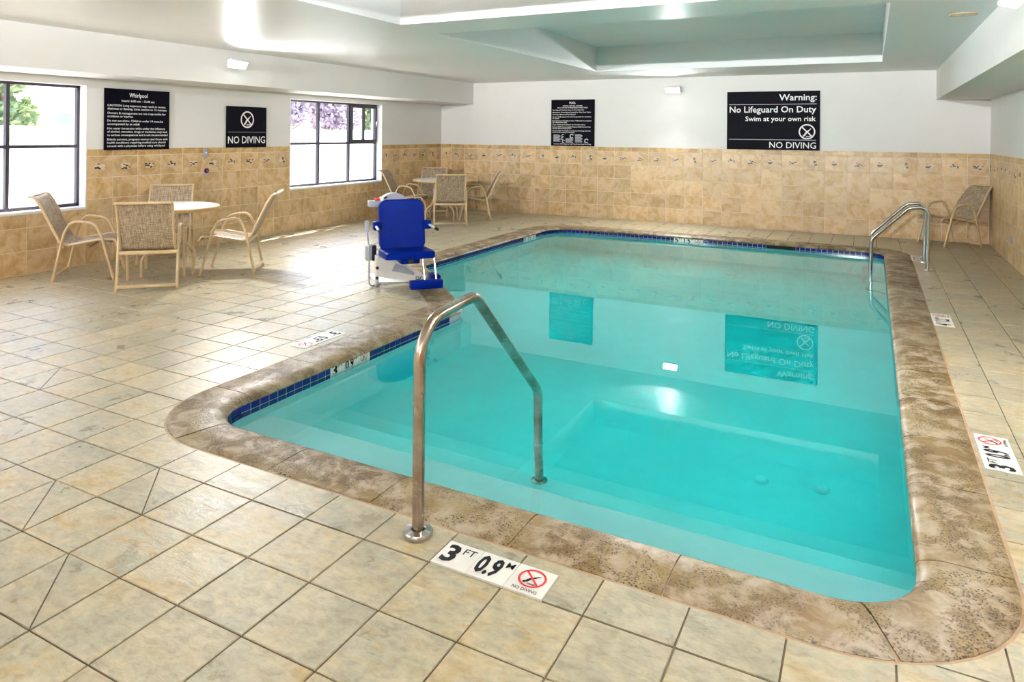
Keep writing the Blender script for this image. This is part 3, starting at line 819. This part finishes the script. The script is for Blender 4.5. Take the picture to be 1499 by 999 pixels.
# ------------------------------------------------------------------ floodlights: the visible wall lamps, then added fill lamps out of view
def flood(loc, rz, label, tilt=55, watts=FLOOD, grp='wall floodlights'):  # builds both the visible lamps and the added fill lamps
    t = thing('wall_floodlight', label, 'floodlight', loc, rz, grp)      # local +Y points away from the wall
    MB().rbox(-.06, .06, 0, .035, -.06, .06, .008, 2).build('wall_plate', 'white_metal', t, True)
    MB().tube([(0, .03, 0), (0, .075, .0)], .02, 10).build('arm', 'white_metal', t, True)
    M = Matrix.Translation((0, .13, -.005)) @ Matrix.Rotation(math.radians(tilt), 4, 'X')
    h = MB(); h.rbox(-.135, .135, -.06, .06, -.03, .035, .012, 2, M); h.build('housing', 'white_metal', t, True)
    fi = MB()
    for k in range(7): fi.box(-.105 + k * .035 - .004, -.105 + k * .035 + .004, -.05, .05, .03, .052, M)
    fi.build('cooling_fin', 'pale_grey', t)
    MB().box(-.120, .120, -.048, .048, -.034, -.0305, M).build('lens', 'lamp_lens', t)
    al = bpy.data.lights.new('lamp', 'AREA'); al.shape = 'RECTANGLE'; al.size = .23; al.size_y = .09; al.energy = watts; al.spread = math.radians(138); al.color = (0.99, 0.99, 1.0)
    ao = bpy.data.objects.new('lamp', al); COL.objects.link(ao); ao.parent = t; ao.matrix_local = M @ Matrix.Translation((0, 0, -.036))
    return t
flood((SOF_L, 4.0, 2.475), -PI / 2, 'white floodlight on the soffit above the whirlpool sign')
flood((-1.43, YB, 2.43), PI, 'white floodlight high on the back wall between the two signs')
flood((SOF_L, -1.6, 2.475), -PI / 2, 'added unseen fill floodlight on the window side soffit, behind the viewpoint', 150, FILL_UPLIGHT)  # added fill, bounced off the ceiling
flood((SOF_R, 0.5, 2.46), PI / 2, 'added unseen fill floodlight on the right soffit, beside the viewpoint', 158, FILL_UPLIGHT)  # added out of view as soft ceiling fill
flood((SOF_R, 2.75, 2.46), PI / 2, 'added unseen fill floodlight on the right soffit, turned down over the right deck', 18, FLOOD * .5)  # invented lamp that brightens the right deck
flood((-4.0, YN, 2.43), 0, 'added unseen fill floodlight on the near wall toward the window side', 142, FILL_UPLIGHT)  # added behind the camera for soft fill
flood((1.2, YN, 2.43), 0, 'added unseen fill floodlight on the near wall behind the viewpoint', 142, FILL_UPLIGHT)  # added fill lamp, also brightens the back wall

# ------------------------------------------------------------------ signs
def sign(side, u0, u1, v0, v1, label, lines, rules=(), dive=None, greys=(), name='wall_sign'):
    B = basis_of[side]; uc = (u0 + u1) / 2
    du, dv = u1 - u0, v1 - v0
    t = thing(name, label, 'sign', place(side, uc, v0, .012, None), 0, 'black wall signs')
    mir = -1 if side == 'left' else 1
    def co(x, y, w_): 
        # x from the reader's left; on the window wall the reader's left is smaller Y
        return B(x - du / 2, y, w_)
    p = MB(); th = .012
    c8 = [co(x, y, w_) for w_ in (0, th) for (x, y) in ((0, 0), (du, 0), (du, dv), (0, dv))]
    p.add(c8, [(4, 5, 6, 7), (0, 3, 2, 1), (0, 1, 5, 4), (1, 2, 6, 5), (2, 3, 7, 6), (3, 0, 4, 7)]); p.build('panel', 'sign_black', t)
    bs = lambda x, y: co(x, y, th + .0012)
    bs2 = lambda x, y: co(x, y, th + .0020)
    if lines:
        text_parts(lines, 'sign_white', t, bs)
    if rules:
        for (xa, xb, y, wd) in rules:
            m_ = MB(); bar2d(m_, xa, y, xb, y, wd, bs); m_.build('rule_line', 'sign_grey', t)
    if dive:
        m_ = MB(); no_diving(m_, dive[0], dive[1], dive[2], bs, 0, 0, bs2); m_.build('pictogram', 'sign_white', t)
    for g_ in greys:
        m_ = MB(); g_(m_, bs); m_.build('picture_panel', 'sign_grey', t)
    return t
WL = ['CAUTION: Long exposure may result in nausea,', 'dizziness or fainting. Limit session to 15 minutes', None, 'Owners & management are not responsible for', 'accidents or injuries.', None,
      'Do not use alone. Children under 14 must be', 'accompanied by an adult', None, 'Hot water immersion while under the influence', 'of alcohol, narcotics, drugs or medicines may lead', 'to serious consequences and is not recommended', None,
      'Elderly persons, pregnant women and those with', 'health conditions requiring medical care should', 'consult with a physician before using whirlpool']
WW = [.80, .81, 0, .80, .34, 0, .76, .43, 0, .79, .82, .83, 0, .83, .80, .79]
lines = [('Whirlpool', .445, .655, .052, 'c', .25, .012), ('hours: 6:00 am - 12:00 am', .445, .595, .026, 'c', .45, .012)]
y = .535
for s_, w__ in zip(WL, WW):
    if s_ is None: y -= .013; continue
    lines.append((s_, .035, y, .025, 'l', w__, .008)); y -= .0405
sign('left', 2.785, 3.675, 1.352, 2.105, 'black whirlpool rules sign in white print, nearest the left window', lines)
sign('left', 4.610, 5.363, 1.358, 1.960, 'small square black NO DIVING sign on the window wall', [('NO DIVING', .3765, .06, .105, 'c', .70, .006)], [(.02, .733, .225, .004)], (.38, .41, .125))
PL = [('POOL', .45, .825, .040, 'c', .13, .02), ('HOURS: 6:00 AM - 10:00 PM', .45, .775, .022, 'c', .40, .012), ('POOL FOR USE OF REGISTERED GUESTS ONLY', .45, .738, .022, 'c', .64, .012),
      ('No Lifeguard On Duty, Swim At Your Own Risk', .03, .695, .020, 'l', .66, .012), ('Maximum Occupancy Posted At The Pool Gate', .03, .650, .020, 'l', .80, .012), ("No Diving, Maximum Pool Depth 5'", .03, .607, .020, 'l', .49, .012),
      ('Owners & Management Are Not Responsible For Accidents', .03, .562, .020, 'l', .81, .012), ('Or Injuries', .03, .530, .020, 'l', .14, .012),
      ('Non-Swimmers & Children Under 14 Must Be Accompanied', .03, .484, .020, 'l', .81, .012), ('By A Responsible Adult', .03, .452, .020, 'l', .31, .012),
      ('Glass Containers Prohibited, Do Not Swim Alone', .03, .408, .020, 'l', .69, .012), ('Persons With Communicable Diseases Shall Not Use Pool,', .03, .364, .020, 'l', .80, .012), ('Shower Before Entering Pool', .03, .332, .020, 'l', .40, .012),
      ('Person Under The Influence Of Alcohol Or Drugs Shall Not', .03, .288, .020, 'l', .80, .012), ('Use Pool, No Running Or Horseplay', .03, .256, .020, 'l', .47, .012), ('In Case Of Emergency Call The Front Desk For Help', .45, .030, .020, 'c', .78, .012)]
def pics(m_, bs):
    for (x, y, n_, wd) in ((.05, .215, 8, .15), (.31, .145, 5, .16), (.51, .225, 9, .15)):
        for k in range(n_): bar2d(m_, x, y - k * .018, x + wd * (1 if k % 3 else .85), y - k * .018, .010, bs)
def pics2(m_, bs):
    for (x, y, r) in ((.255, .205, .030), (.235, .145, .026), (.265, .090, .032), (.44, .195, .045), (.745, .105, .045)):
        ring2d(m_, x, y, r, r * .45, bs, 16, .4, 5.4); bar2d(m_, x - r, y - r * .6, x + r * .8, y - r * .9, r * .3, bs)
sign('back', -3.866, -2.962, 1.367, 2.275, 'square black pool rules sign in small white print on the back wall', PL, (), None, (pics, pics2))
W_ = 1.488
sign('back', -.502, .986, 1.365, 2.366, 'large black warning sign, No Lifeguard On Duty, on the back wall', [('Warning:', W_ - .05, .842, .105, 'r', .585, .014), ('No Lifeguard On Duty', W_ - .055, .640, .105, 'r', 1.39, .014),
      ('Swim at your own risk', W_ - .06, .492, .080, 'r', 1.12, .012), ('NO DIVING', W_ - .055, .032, .105, 'r', .73, .004)], [(.035, W_ - .05, .778, .010), (.035, W_ - .055, .172, .010)], (W_ - .195, .312, .128))

# ------------------------------------------------------------------ depth markers
def marker(loc, rotm, label, ft, mt, h=.1524, w3=.1524, tiny=False, nd=True):
    """rotm columns: reading direction, up direction, outward"""
    t = thing('depth_marker', label, 'depth marker', loc, 0, 'white pool depth markers')
    X_, Y_, Z_ = (Vector(c) for c in rotm)
    bs = lambda z: (lambda x, y: X_ * x + Y_ * y + Z_ * z)
    Mx = Matrix((X_, Y_, Z_)).transposed().to_4x4()
    for k in range(3):
        MB().rbox(k * w3 + .001, (k + 1) * w3 - .001, .001, h - .001, -.010, .0015, .001, 1, Mx).build('marker_tile', 'marker_white', t)
    q = h / .1524; L = []
    L.append((ft, .018, .030 * q, .100 * q, 'l', .056 * w3 / .1524, .035)); L.append(('FT', .086 * w3 / .1524, .092 * q, .038 * q, 'l', .050 * w3 / .1524, .008))
    L.append((mt, w3 + .010, .030 * q, .100 * q, 'l', .096 * w3 / .1524, .035)); L.append(('M', 2 * w3 - .008, .098 * q, .034 * q, 'r', .030 * w3 / .1524, .008))
    if nd: L.append(('NO DIVING', 2.5 * w3, .012 * q, .016 * q, 'c', .095 * w3 / .1524, .008))
    text_parts(L, 'ink_black', t, bs(.0026))
    m_ = MB(); no_diving(m_, 2.5 * w3, .088 * q, .052 * q, bs(.0026), 0, 1, bs(.0032)); m_.build('pictogram', ['ink_red', 'ink_black'], t)
    return t
UPZ = (0, 0, 1)
marker((.3085, -.3045, .0025), ((1, 0, 0), (0, 1, 0), UPZ), 'white 3 FT 0.9 M depth marker in the deck beside the handrail foot', '3', '0.9')
marker((2.400, 1.61, .0025), ((0, 1, 0), (-1, 0, 0), UPZ), 'white 3 FT 0.9 M depth marker in the deck along the right pool edge', '3', '0.9')
marker((2.385, 4.55, .0025), ((0, 1, 0), (-1, 0, 0), UPZ), 'white 4 FT 1.2 M depth marker halfway along the right pool edge', '4', '1.2')
marker((2.375, 8.10, .0025), ((0, 1, 0), (-1, 0, 0), UPZ), 'white depth marker in the deck beside the ladder rails', '5', '1.5')
marker((-2.075, 1.875, .0025), ((0, -1, 0), (1, 0, 0), UPZ), 'white depth marker in the deck on the window side of the pool', '3', '0.9')
marker((-1.5585, 1.28, -.130), ((0, 1, 0), UPZ, (1, 0, 0)), 'white 3 FT 0.9 M depth marker in the waterline tiles near the shallow corner', '3', '0.9', .116, .1455, nd=False)
marker((-3.0985, 7.55, -.130), ((0, 1, 0), UPZ, (1, 0, 0)), 'white depth marker in the waterline tiles beyond the pool lift', '5', '1.5', .116, .1500, nd=False)
marker((-1.03, 8.7785, -.130), ((1, 0, 0), UPZ, (0, -1, 0)), 'white 5 FT 1.5 M depth marker in the far waterline tiles', '5', '1.5', .116, .1520, nd=False)

# ------------------------------------------------------------------ handrail and ladder
hr = thing('pool_handrail', 'stainless steel entry handrail standing at the near pool edge', 'handrail', (.17, -.178, 0))
pth = fillet([(0, 0, .005), (0, 0, .835), (.0, .435, .865), (0, 1.135, .215), (0, 1.165, -.53)], [.17, .12, .10], 8)
MB().tube(pth, .0241, 18).build('rail', 'stainless', hr, True)
MB().lathe([(.027, .004), (.027, .024), (.030, .027), (.056, .022), (.060, .016), (.060, .003)], 32).build('base_flange', 'chrome', hr, True)
MB().lathe([(.0255, -.006), (.0255, .006)], 18, Matrix.Translation((0, 1.147, -.075))).build('joint_ring', 'chrome', hr, True)
MB().lathe([(.026, .003), (.045, .003), (.045, .012), (.026, .016)], 24, Matrix.Translation((0, 1.165, -.531))).build('step_flange', 'chrome', hr, True)
ld = thing('pool_ladder', 'stainless steel pool ladder in the far right corner of the pool', 'ladder', (2.355, 7.75, 0))
for s in (-1, 1):
    y = .305 * s
    p_ = fillet([(0, y, .005), (.01, y, .765), (-.20, y, .735), (-.595, y, .33), (-.64, y, -1.15), (-.44, y, -1.22)], [.13, .10, .12, .06], 8)
    rl = MB().tube(p_, .021, 14).build('rail', 'chrome', ld, True)
    MB().lathe([(.024, .003), (.024, .016), (.05, .012), (.052, .003)], 24, Matrix.Translation((0, y, 0))).build('flange', 'chrome', rl, True)
for z in (-.30, -.58, -.86):
    MB().rbox(-.70, -.60, -.30, .30, z - .015, z + .015, .008, 2).build('tread', 'grey_plastic', ld, True)

# ------------------------------------------------------------------ patio chairs
def chair_proto():
    t = thing('patio_chair', 'x', 'chair', (0, 0, 0))
    for s in (-1, 1):
        x = .275 * s
        p_ = fillet([(x, .29, .0), (x, .165, .475), (x, .10, .605), (x, -.12, .635), (x, -.185, .50), (x, -.29, 0)], [.14, .10, .09, .10], 6)
        MB().tube(p_, .0145, 10).build('leg_frame', 'tan_frame', t, True)
        xr = .248 * s
        p_ = fillet([(xr, .315, .375), (xr, .285, .425), (xr, .12, .425), (xr, -.16, .375), (xr, -.235, .42), (xr, -.415, .80), (xr, -.47, .885), (xr, -.515, .895)], [.03, .1, .1, .06, .12, .05], 5)
        MB().tube(p_, .0135, 8).build('sling_rail', 'tan_frame', t, True)
    # sling
    pr_ = fillet([(0, .312, .380), (0, .285, .428), (0, .12, .420), (0, -.13, .378), (0, -.225, .425), (0, -.415, .805), (0, -.47, .888), (0, -.512, .897)], [.03, .1, .1, .08, .12, .05], 6)
    sl_ = MB(); nx = 7; n_ = len(pr_); vs = []
    for p in pr_:
        for i in range(nx):
            u = -1 + 2 * i / (nx - 1); vs.append((u * .243, p.y, p.z - .012 * (1 - u * u)))
    fs = [(a_ * nx + i, a_ * nx + i + 1, (a_ + 1) * nx + i + 1, (a_ + 1) * nx + i) for a_ in range(n_ - 1) for i in range(nx - 1)]
    o2 = len(vs); vs2 = []
    for a_, p in enumerate(pr_):
        tg = (pr_[min(a_ + 1, n_ - 1)] - pr_[max(a_ - 1, 0)]).normalized(); nn = Vector((0, tg.z, -tg.y)) * -.005
        vs2 += [(v[0], v[1] + nn.y, v[2] + nn.z) for v in vs[a_ * nx:(a_ + 1) * nx]]
    sl_.add(vs + vs2, fs + [tuple(o2 + i for i in f[::-1]) for f in fs]); sl_.build('sling', 'sling_fabric', t, True)
    MB().tube([(-.243, -.515, .893), (.243, -.515, .893)], .014, 8).build('top_bar', 'tan_frame', t, True)
    MB().rbox(-.272, .272, -.222, -.188, .350, .388, .006, 2).build('rear_cross_bar', 'tan_frame', t, True)
    MB().rbox(-.250, .250, .215, .245, .372, .398, .006, 2).build('front_cross_bar', 'tan_frame', t, True)
    MB().rbox(-.272, .272, -.296, -.276, .030, .062, .006, 2).build('foot_bar', 'tan_frame', t, True)
    MB().tube(fillet([(-.24, .03, .405), (-.17, .03, .335), (.17, .03, .335), (.24, .03, .405)], .05, 5), .010, 8).build('spreader', 'tan_frame', t, True)
    for sx in (-1, 1):
        for sy in (-1, 1): MB().lathe([(0, 0), (.018, 0), (.018, .018), (.014, .024)], 12, Matrix.Translation((.275 * sx, .288 * sy, 0))).build('foot_cap', 'tan_rim', t, True)
    return t
CH = [(-5.79, 2.225, .7, .7, 'tan sling chair with its back to the left window', 'chairs at the near table'),
      (-4.82, 2.27, -.7, .7, 'tan sling chair at the near table with its back to the viewer', 'chairs at the near table'),
      (-4.71, 3.22, -.8, -.6, 'tan sling chair on the pool side of the near table, facing the left window', 'chairs at the near table'),
      (-5.85, 3.21, .7, -.7, 'tan sling chair behind the near table against the tiled wall', 'chairs at the near table'),
      (-5.83, 8.32, .85, .3, 'tan sling chair under the far window, behind the pool lift', 'chairs at the far table'),
      (-5.77, 9.02, .5, -.87, 'tan sling chair behind the far table in the room corner', 'chairs at the far table'),
      (-4.78, 8.05, -.55, .83, 'tan sling chair at the far table with its back to the viewer', 'chairs at the far table'),
      (-4.76, 8.88, -.83, -.52, 'tan sling chair on the pool side of the far table, turned toward the window', 'chairs at the far table'),
      (2.78, 9.98, -.75, -.5, 'lone tan sling chair in the right corner behind the pool ladder', None)]
proto = chair_proto()
for i, (x, y, fx, fy, lb, gp) in enumerate(CH):
    o = proto if i == 0 else copy_tree(proto)
    o.location = (x, y, 0); o.rotation_euler = (0, 0, math.atan2(fy, fx) - PI / 2); o['label'] = lb
    if gp: o['group'] = gp
    elif 'group' in o: del o['group']
# ------------------------------------------------------------------ tables
def table_proto():
    t = thing('patio_table', 'x', 'table')
    MB().lathe([(0, .744), (.49, .744), (.515, .741)], 56).build('table_top', 'table_top', t, True)
    MB().lathe([(.510, .742), (.528, .742), (.535, .732), (.533, .712), (.520, .704), (.40, .712), (0, .712)], 56).build('rim', 'tan_rim', t, True)
    for k in range(4):
        a_ = k * PI / 2
        c, s = math.cos(a_), math.sin(a_)
        p_ = fillet([(r * c, r * s, z) for r, z in ((.30, .71), (.17, .69), (.15, .45), (.22, .30), (.365, .19), (.365, .0))], [.05, .1, .1, .07], 6)
        MB().tube(p_, .016, 10).build('leg', 'tan_frame', t, True)
    MB().tube([(.155 * math.cos(2 * PI * k / 24), .155 * math.sin(2 * PI * k / 24), .40) for k in range(25)], .010, 8, False).build('leg_ring', 'tan_frame', t, True)
    return t
tb = table_proto()
for i, (x, y, a_, lb) in enumerate(((-5.28, 2.82, 1.655, 'round white patio table with tan rim near the left window'), (-5.25, 8.52, 1.2, 'round white patio table with tan rim by the room corner'))):
    o = tb if i == 0 else copy_tree(tb)
    o.location = (x, y, 0); o.rotation_euler = (0, 0, a_); o['label'] = lb; o['group'] = 'round patio tables'

# ------------------------------------------------------------------ pool lift
LIFT = (-2.62, 3.62)
lang = math.atan2(-.66, .75) - PI / 2 + PI   # local -Y is the front
lf_ = thing('pool_lift', 'white pool lift with blue plastic seat on the deck corner', 'pool lift', (*LIFT, 0), lang)
# seat shell: back and pan
def rrect(w_, h_, r, n_=6):
    out = []
    for (cx_, cy_, a0) in ((w_ - r, h_ - r, 0), (-w_ + r, h_ - r, 90), (-w_ + r, -h_ + r, 180), (w_ - r, -h_ + r, 270)):
        for k in range(n_ + 1):
            a_ = math.radians(a0 + 90 * k / n_); out.append((cx_ + r * math.cos(a_), cy_ + r * math.sin(a_)))
    return out
seat = MB()
def plate(poly, t0, t1, M, inset=.012):
    n_ = len(poly); vs = [Vector((x, y, t0)) for x, y in poly] + [Vector((x, y, t1 - inset)) for x, y in poly] + [Vector((x * .955, y * .955, t1)) for x, y in poly]
    seat.add([M @ v for v in vs], [tuple(reversed(range(n_))), tuple(range(2 * n_, 3 * n_))] + [(i, (i + 1) % n_, n_ + (i + 1) % n_, n_ + i) for i in range(n_)] + [(n_ + i, n_ + (i + 1) % n_, 2 * n_ + (i + 1) % n_, 2 * n_ + i) for i in range(n_)])
Mb = Matrix.Translation((0, .07, .615)) @ Matrix.Rotation(math.radians(80), 4, 'X')
plate(rrect(.245, .270, .09), -.04, .035, Mb)
seat.build('backrest', 'blue_plastic', lf_, True)
seat = MB(); Ms = Matrix.Translation((0, -.15, .365)) @ Matrix.Rotation(math.radians(-2), 4, 'X')
plate(rrect(.255, .235, .05), -.05, .02, Ms); pan = seat.build('seat_pan', 'blue_plastic', lf_, True)
MB().rbox(-.10, .10, -.34, -.10, .265, .325, .015, 2).build('seat_bracket', 'blue_plastic', pan, True)
MB().rbox(-.03, .03, -.36, -.30, .270, .318, .008, 2).build('release_knob', 'black_rubber', pan, True)
for s in (-1, 1):
    xa, xb = sorted((.225 * s, .31 * s)); br = MB().rbox(xa, xb, .0, .09, .57, .66, .012, 2)
    b_ = br.build('arm_bracket', 'blue_plastic', lf_, True)
    ar_ = MB().tube([(.285 * s, .03, .615), (.30 * s, -.21, .600)], .013, 10).build('armrest', 'white_metal', lf_, True)
    MB().tube([(.30 * s, -.20, .6006), (.303 * s, -.255, .597)], .017, 10).build('end_grip', 'black_rubber', ar_, True)
# footrest
ft = MB(); ft.rbox(-.03, .30, -.50, -.40, .035, .12, .012, 2); ft.rbox(.21, .30, -.41, -.22, .035, .15, .012, 2)
fr_ = ft.build('footrest', 'blue_plastic', lf_, True)
for s in (.12, .24): MB().tube([(s, -.36, .33), (s + .01, -.42, .10)], .010, 8).build('footrest_strut', 'chrome', fr_, True)
# frame: base plate, mast, link arms
MB().rbox(-.26, .12, .02, .55, .0, .018, .006, 2).build('base_plate', 'white_metal', lf_, True)
MB().rbox(-.11, .01, .20, .34, .015, .80, .02, 2).build('mast', 'white_metal', lf_, True)
cap = MB().prism([(.16 * math.cos(PI * k / 12), .16 * math.sin(PI * k / 12) * .9) for k in range(13)], -.05, .05, Matrix.Translation((-.05, .27, .80)) @ Matrix.Rotation(PI / 2, 4, 'X'))
cap.build('mast_cap', 'pale_grey', lf_)
cb = MB().rbox(-.33, -.20, .18, .28, .80, .865, .008, 2).build('control_box', 'grey_plastic', lf_, True)
MB().lathe([(0, .03), (.03, .026), (.034, .01), (.02, 0)], 16, Matrix.Translation((-.235, .23, .864))).build('stop_button', 'ink_red', cb, True)
MB().rbox(-.20, -.17, .17, .29, .72, .90, .008, 2).build('bracket', 'white_metal', lf_, True)
MB().tube([(-.17, .23, .885), (-.13, .22, .905)], .012, 8).build('handle', 'black_rubber', lf_, True)
la = MB(); la.prism([(-.30, .11), (.12, .03), (.20, .03), (.20, .10), (.02, .22), (-.16, .30), (-.30, .30)], -.03, .03, Matrix.Translation((0, -.06, 0)) @ Matrix.Rotation(PI / 2, 4, 'X'))
arm_ = la.build('lift_arm', 'white_metal', lf_)
MB().prism([(-.14, .16), (.10, .10), (.10, .13), (.0, .20), (-.10, .235)], -.002, .002, Matrix.Translation((0, -.093, 0)) @ Matrix.Rotation(PI / 2, 4, 'X')).build('arm_recess', 'grey_plastic', arm_)
lg = MB(); bsl = lambda x, z: (x, -.0945, z)
ring2d(lg, .135, .068, .020, .007, bsl, 16); bar2d(lg, .160, .050, .176, .088, .008, bsl); bar2d(lg, .148, .058, .158, .048, .006, bsl)
lg.build('maker_mark', 'ink_black', arm_)
MB().tube([(-.29, -.06, .02), (-.29, -.06, .33)], .022, 12).build('front_post', 'white_metal', lf_, True)
for z in (.20, .095): MB().tube([(-.29, -.10, z), (-.29, -.02, z)], .016, 10).build('pivot_bolt', 'black_rubber', lf_, True)
wh = MB().lathe([(0, -.016), (.045, -.016), (.05, -.008), (.05, .008), (.045, .016), (0, .016)], 20, Matrix.Translation((-.29, -.06, .05)) @ Matrix.Rotation(PI / 2, 4, 'Y')).build('caster', 'pale_grey', lf_, True)
MB().tube([(-.29, -.11, .05), (.02, -.13, .04)], .006, 8).build('tie_rod', 'grey_plastic', lf_, True)
bt = MB().rbox(-.40, -.335, -.05, .05, .27, .425, .010, 2).build('battery_pack', 'pale_grey', lf_, True)
MB().rbox(-.336, -.29, -.05, .05, .265, .425, .008, 2).build('battery_cover', 'dark_plastic', bt, True)
hs = MB().rbox(-.405, -.360, -.01, .02, .56, .68, .010, 2).build('handset', 'pale_grey', lf_, True)
MB().tube(fillet([(-.38, .005, .57), (-.37, .0, .46), (-.375, -.07, .40), (-.372, -.075, .12), (-.365, -.07, .01), (-.20, .05, .012)], .05, 5), .009, 8).build('cable', 'pale_grey', lf_, True)

# ------------------------------------------------------------------ small fittings
sw = thing('wall_switch', 'small grey steel switch plate on the border tiles of the window wall', 'switch', (XL + .012, 4.262, 1.29))
MB().rbox(0, .008, -.036, .036, -.058, .058, .003, 2).build('plate', 'grey_plastic', sw, True)
MB().lathe([(0, .012), (.012, .010), (.014, 0)], 14, Matrix.Translation((.008, 0, .0)) @ Matrix.Rotation(PI / 2, 4, 'Y')).build('button', 'sign_white', sw, True)
eb = thing('call_button', 'round black and red button on a grey plate under the switch', 'button', (XL + .012, 4.272, 1.03))
MB().rbox(0, .008, -.036, .036, -.058, .05, .003, 2).build('plate', 'pale_grey', eb, True)
MB().lathe([(.034, 0), (.034, .012), (.022, .014), (.020, .004)], 20, Matrix.Translation((.008, 0, .012)) @ Matrix.Rotation(PI / 2, 4, 'Y')).build('collar', 'ink_black', eb, True)
MB().lathe([(0, .022), (.014, .02), (.017, .004)], 16, Matrix.Translation((.008, .006, .006)) @ Matrix.Rotation(PI / 2, 4, 'Y')).build('push_cap', 'ink_red', eb, True)
oc = thing('pipe_outlet', 'oval dark green pipe outlet low on the right wall tiles', 'outlet', (XR - .012, 8.42, .31))
MB().lathe([(.048, .0), (.048, .006), (.038, .010), (.034, .004)], 24, Matrix.Rotation(-PI / 2, 4, 'Y')).build('collar', 'pale_grey', oc, True)
a = plain('outlet_green', (.02, .07, .05), .3)
MB().lathe([(0, .005), (.030, .005), (.034, .002)], 20, Matrix.Rotation(-PI / 2, 4, 'Y')).build('opening', 'outlet_green', oc, True)
cs = thing('ceiling_ring', 'brown-edged round fitting in the ceiling near the right soffit', 'ceiling fitting', (2.43, 4.63, ZC))
MB().lathe([(.105, 0), (.105, -.006), (.092, -.008), (.088, 0)], 36).build('ring', 'tan_rim', cs, True)
MB().lathe([(0, -.003), (.088, -.003)], 36).build('cover', 'ceiling_paint', cs, True)
MB().lathe([(0, -.012), (.01, -.011), (.012, -.003)], 12).build('screw', 'grey_plastic', cs, True)
for (x, y, r, lb) in ((-3.085, 3.32, .055, 'round floor drain in the deck just in front of the pool lift'), (-4.945, 5.0, .05, 'small round floor cap in the deck below the far window'), (-4.19, 3.87, .05, 'small round floor cap in the deck between the chairs and the pool lift'), (-1.53, 9.68, .04, 'small dark floor cap in the far deck below the back wall floodlight')):
    d_ = thing('floor_drain', lb, 'drain', (x, y, .0), 0, 'round covers in the deck')
    MB().lathe([(r * .8, .001), (r * .85, .004), (r, .003), (r, -.002)], 24).build('ring', 'grey_plastic', d_, True)
    MB().lathe([(0, .002), (r * .8, .002)], 24).build('cover', 'stainless', d_, True)
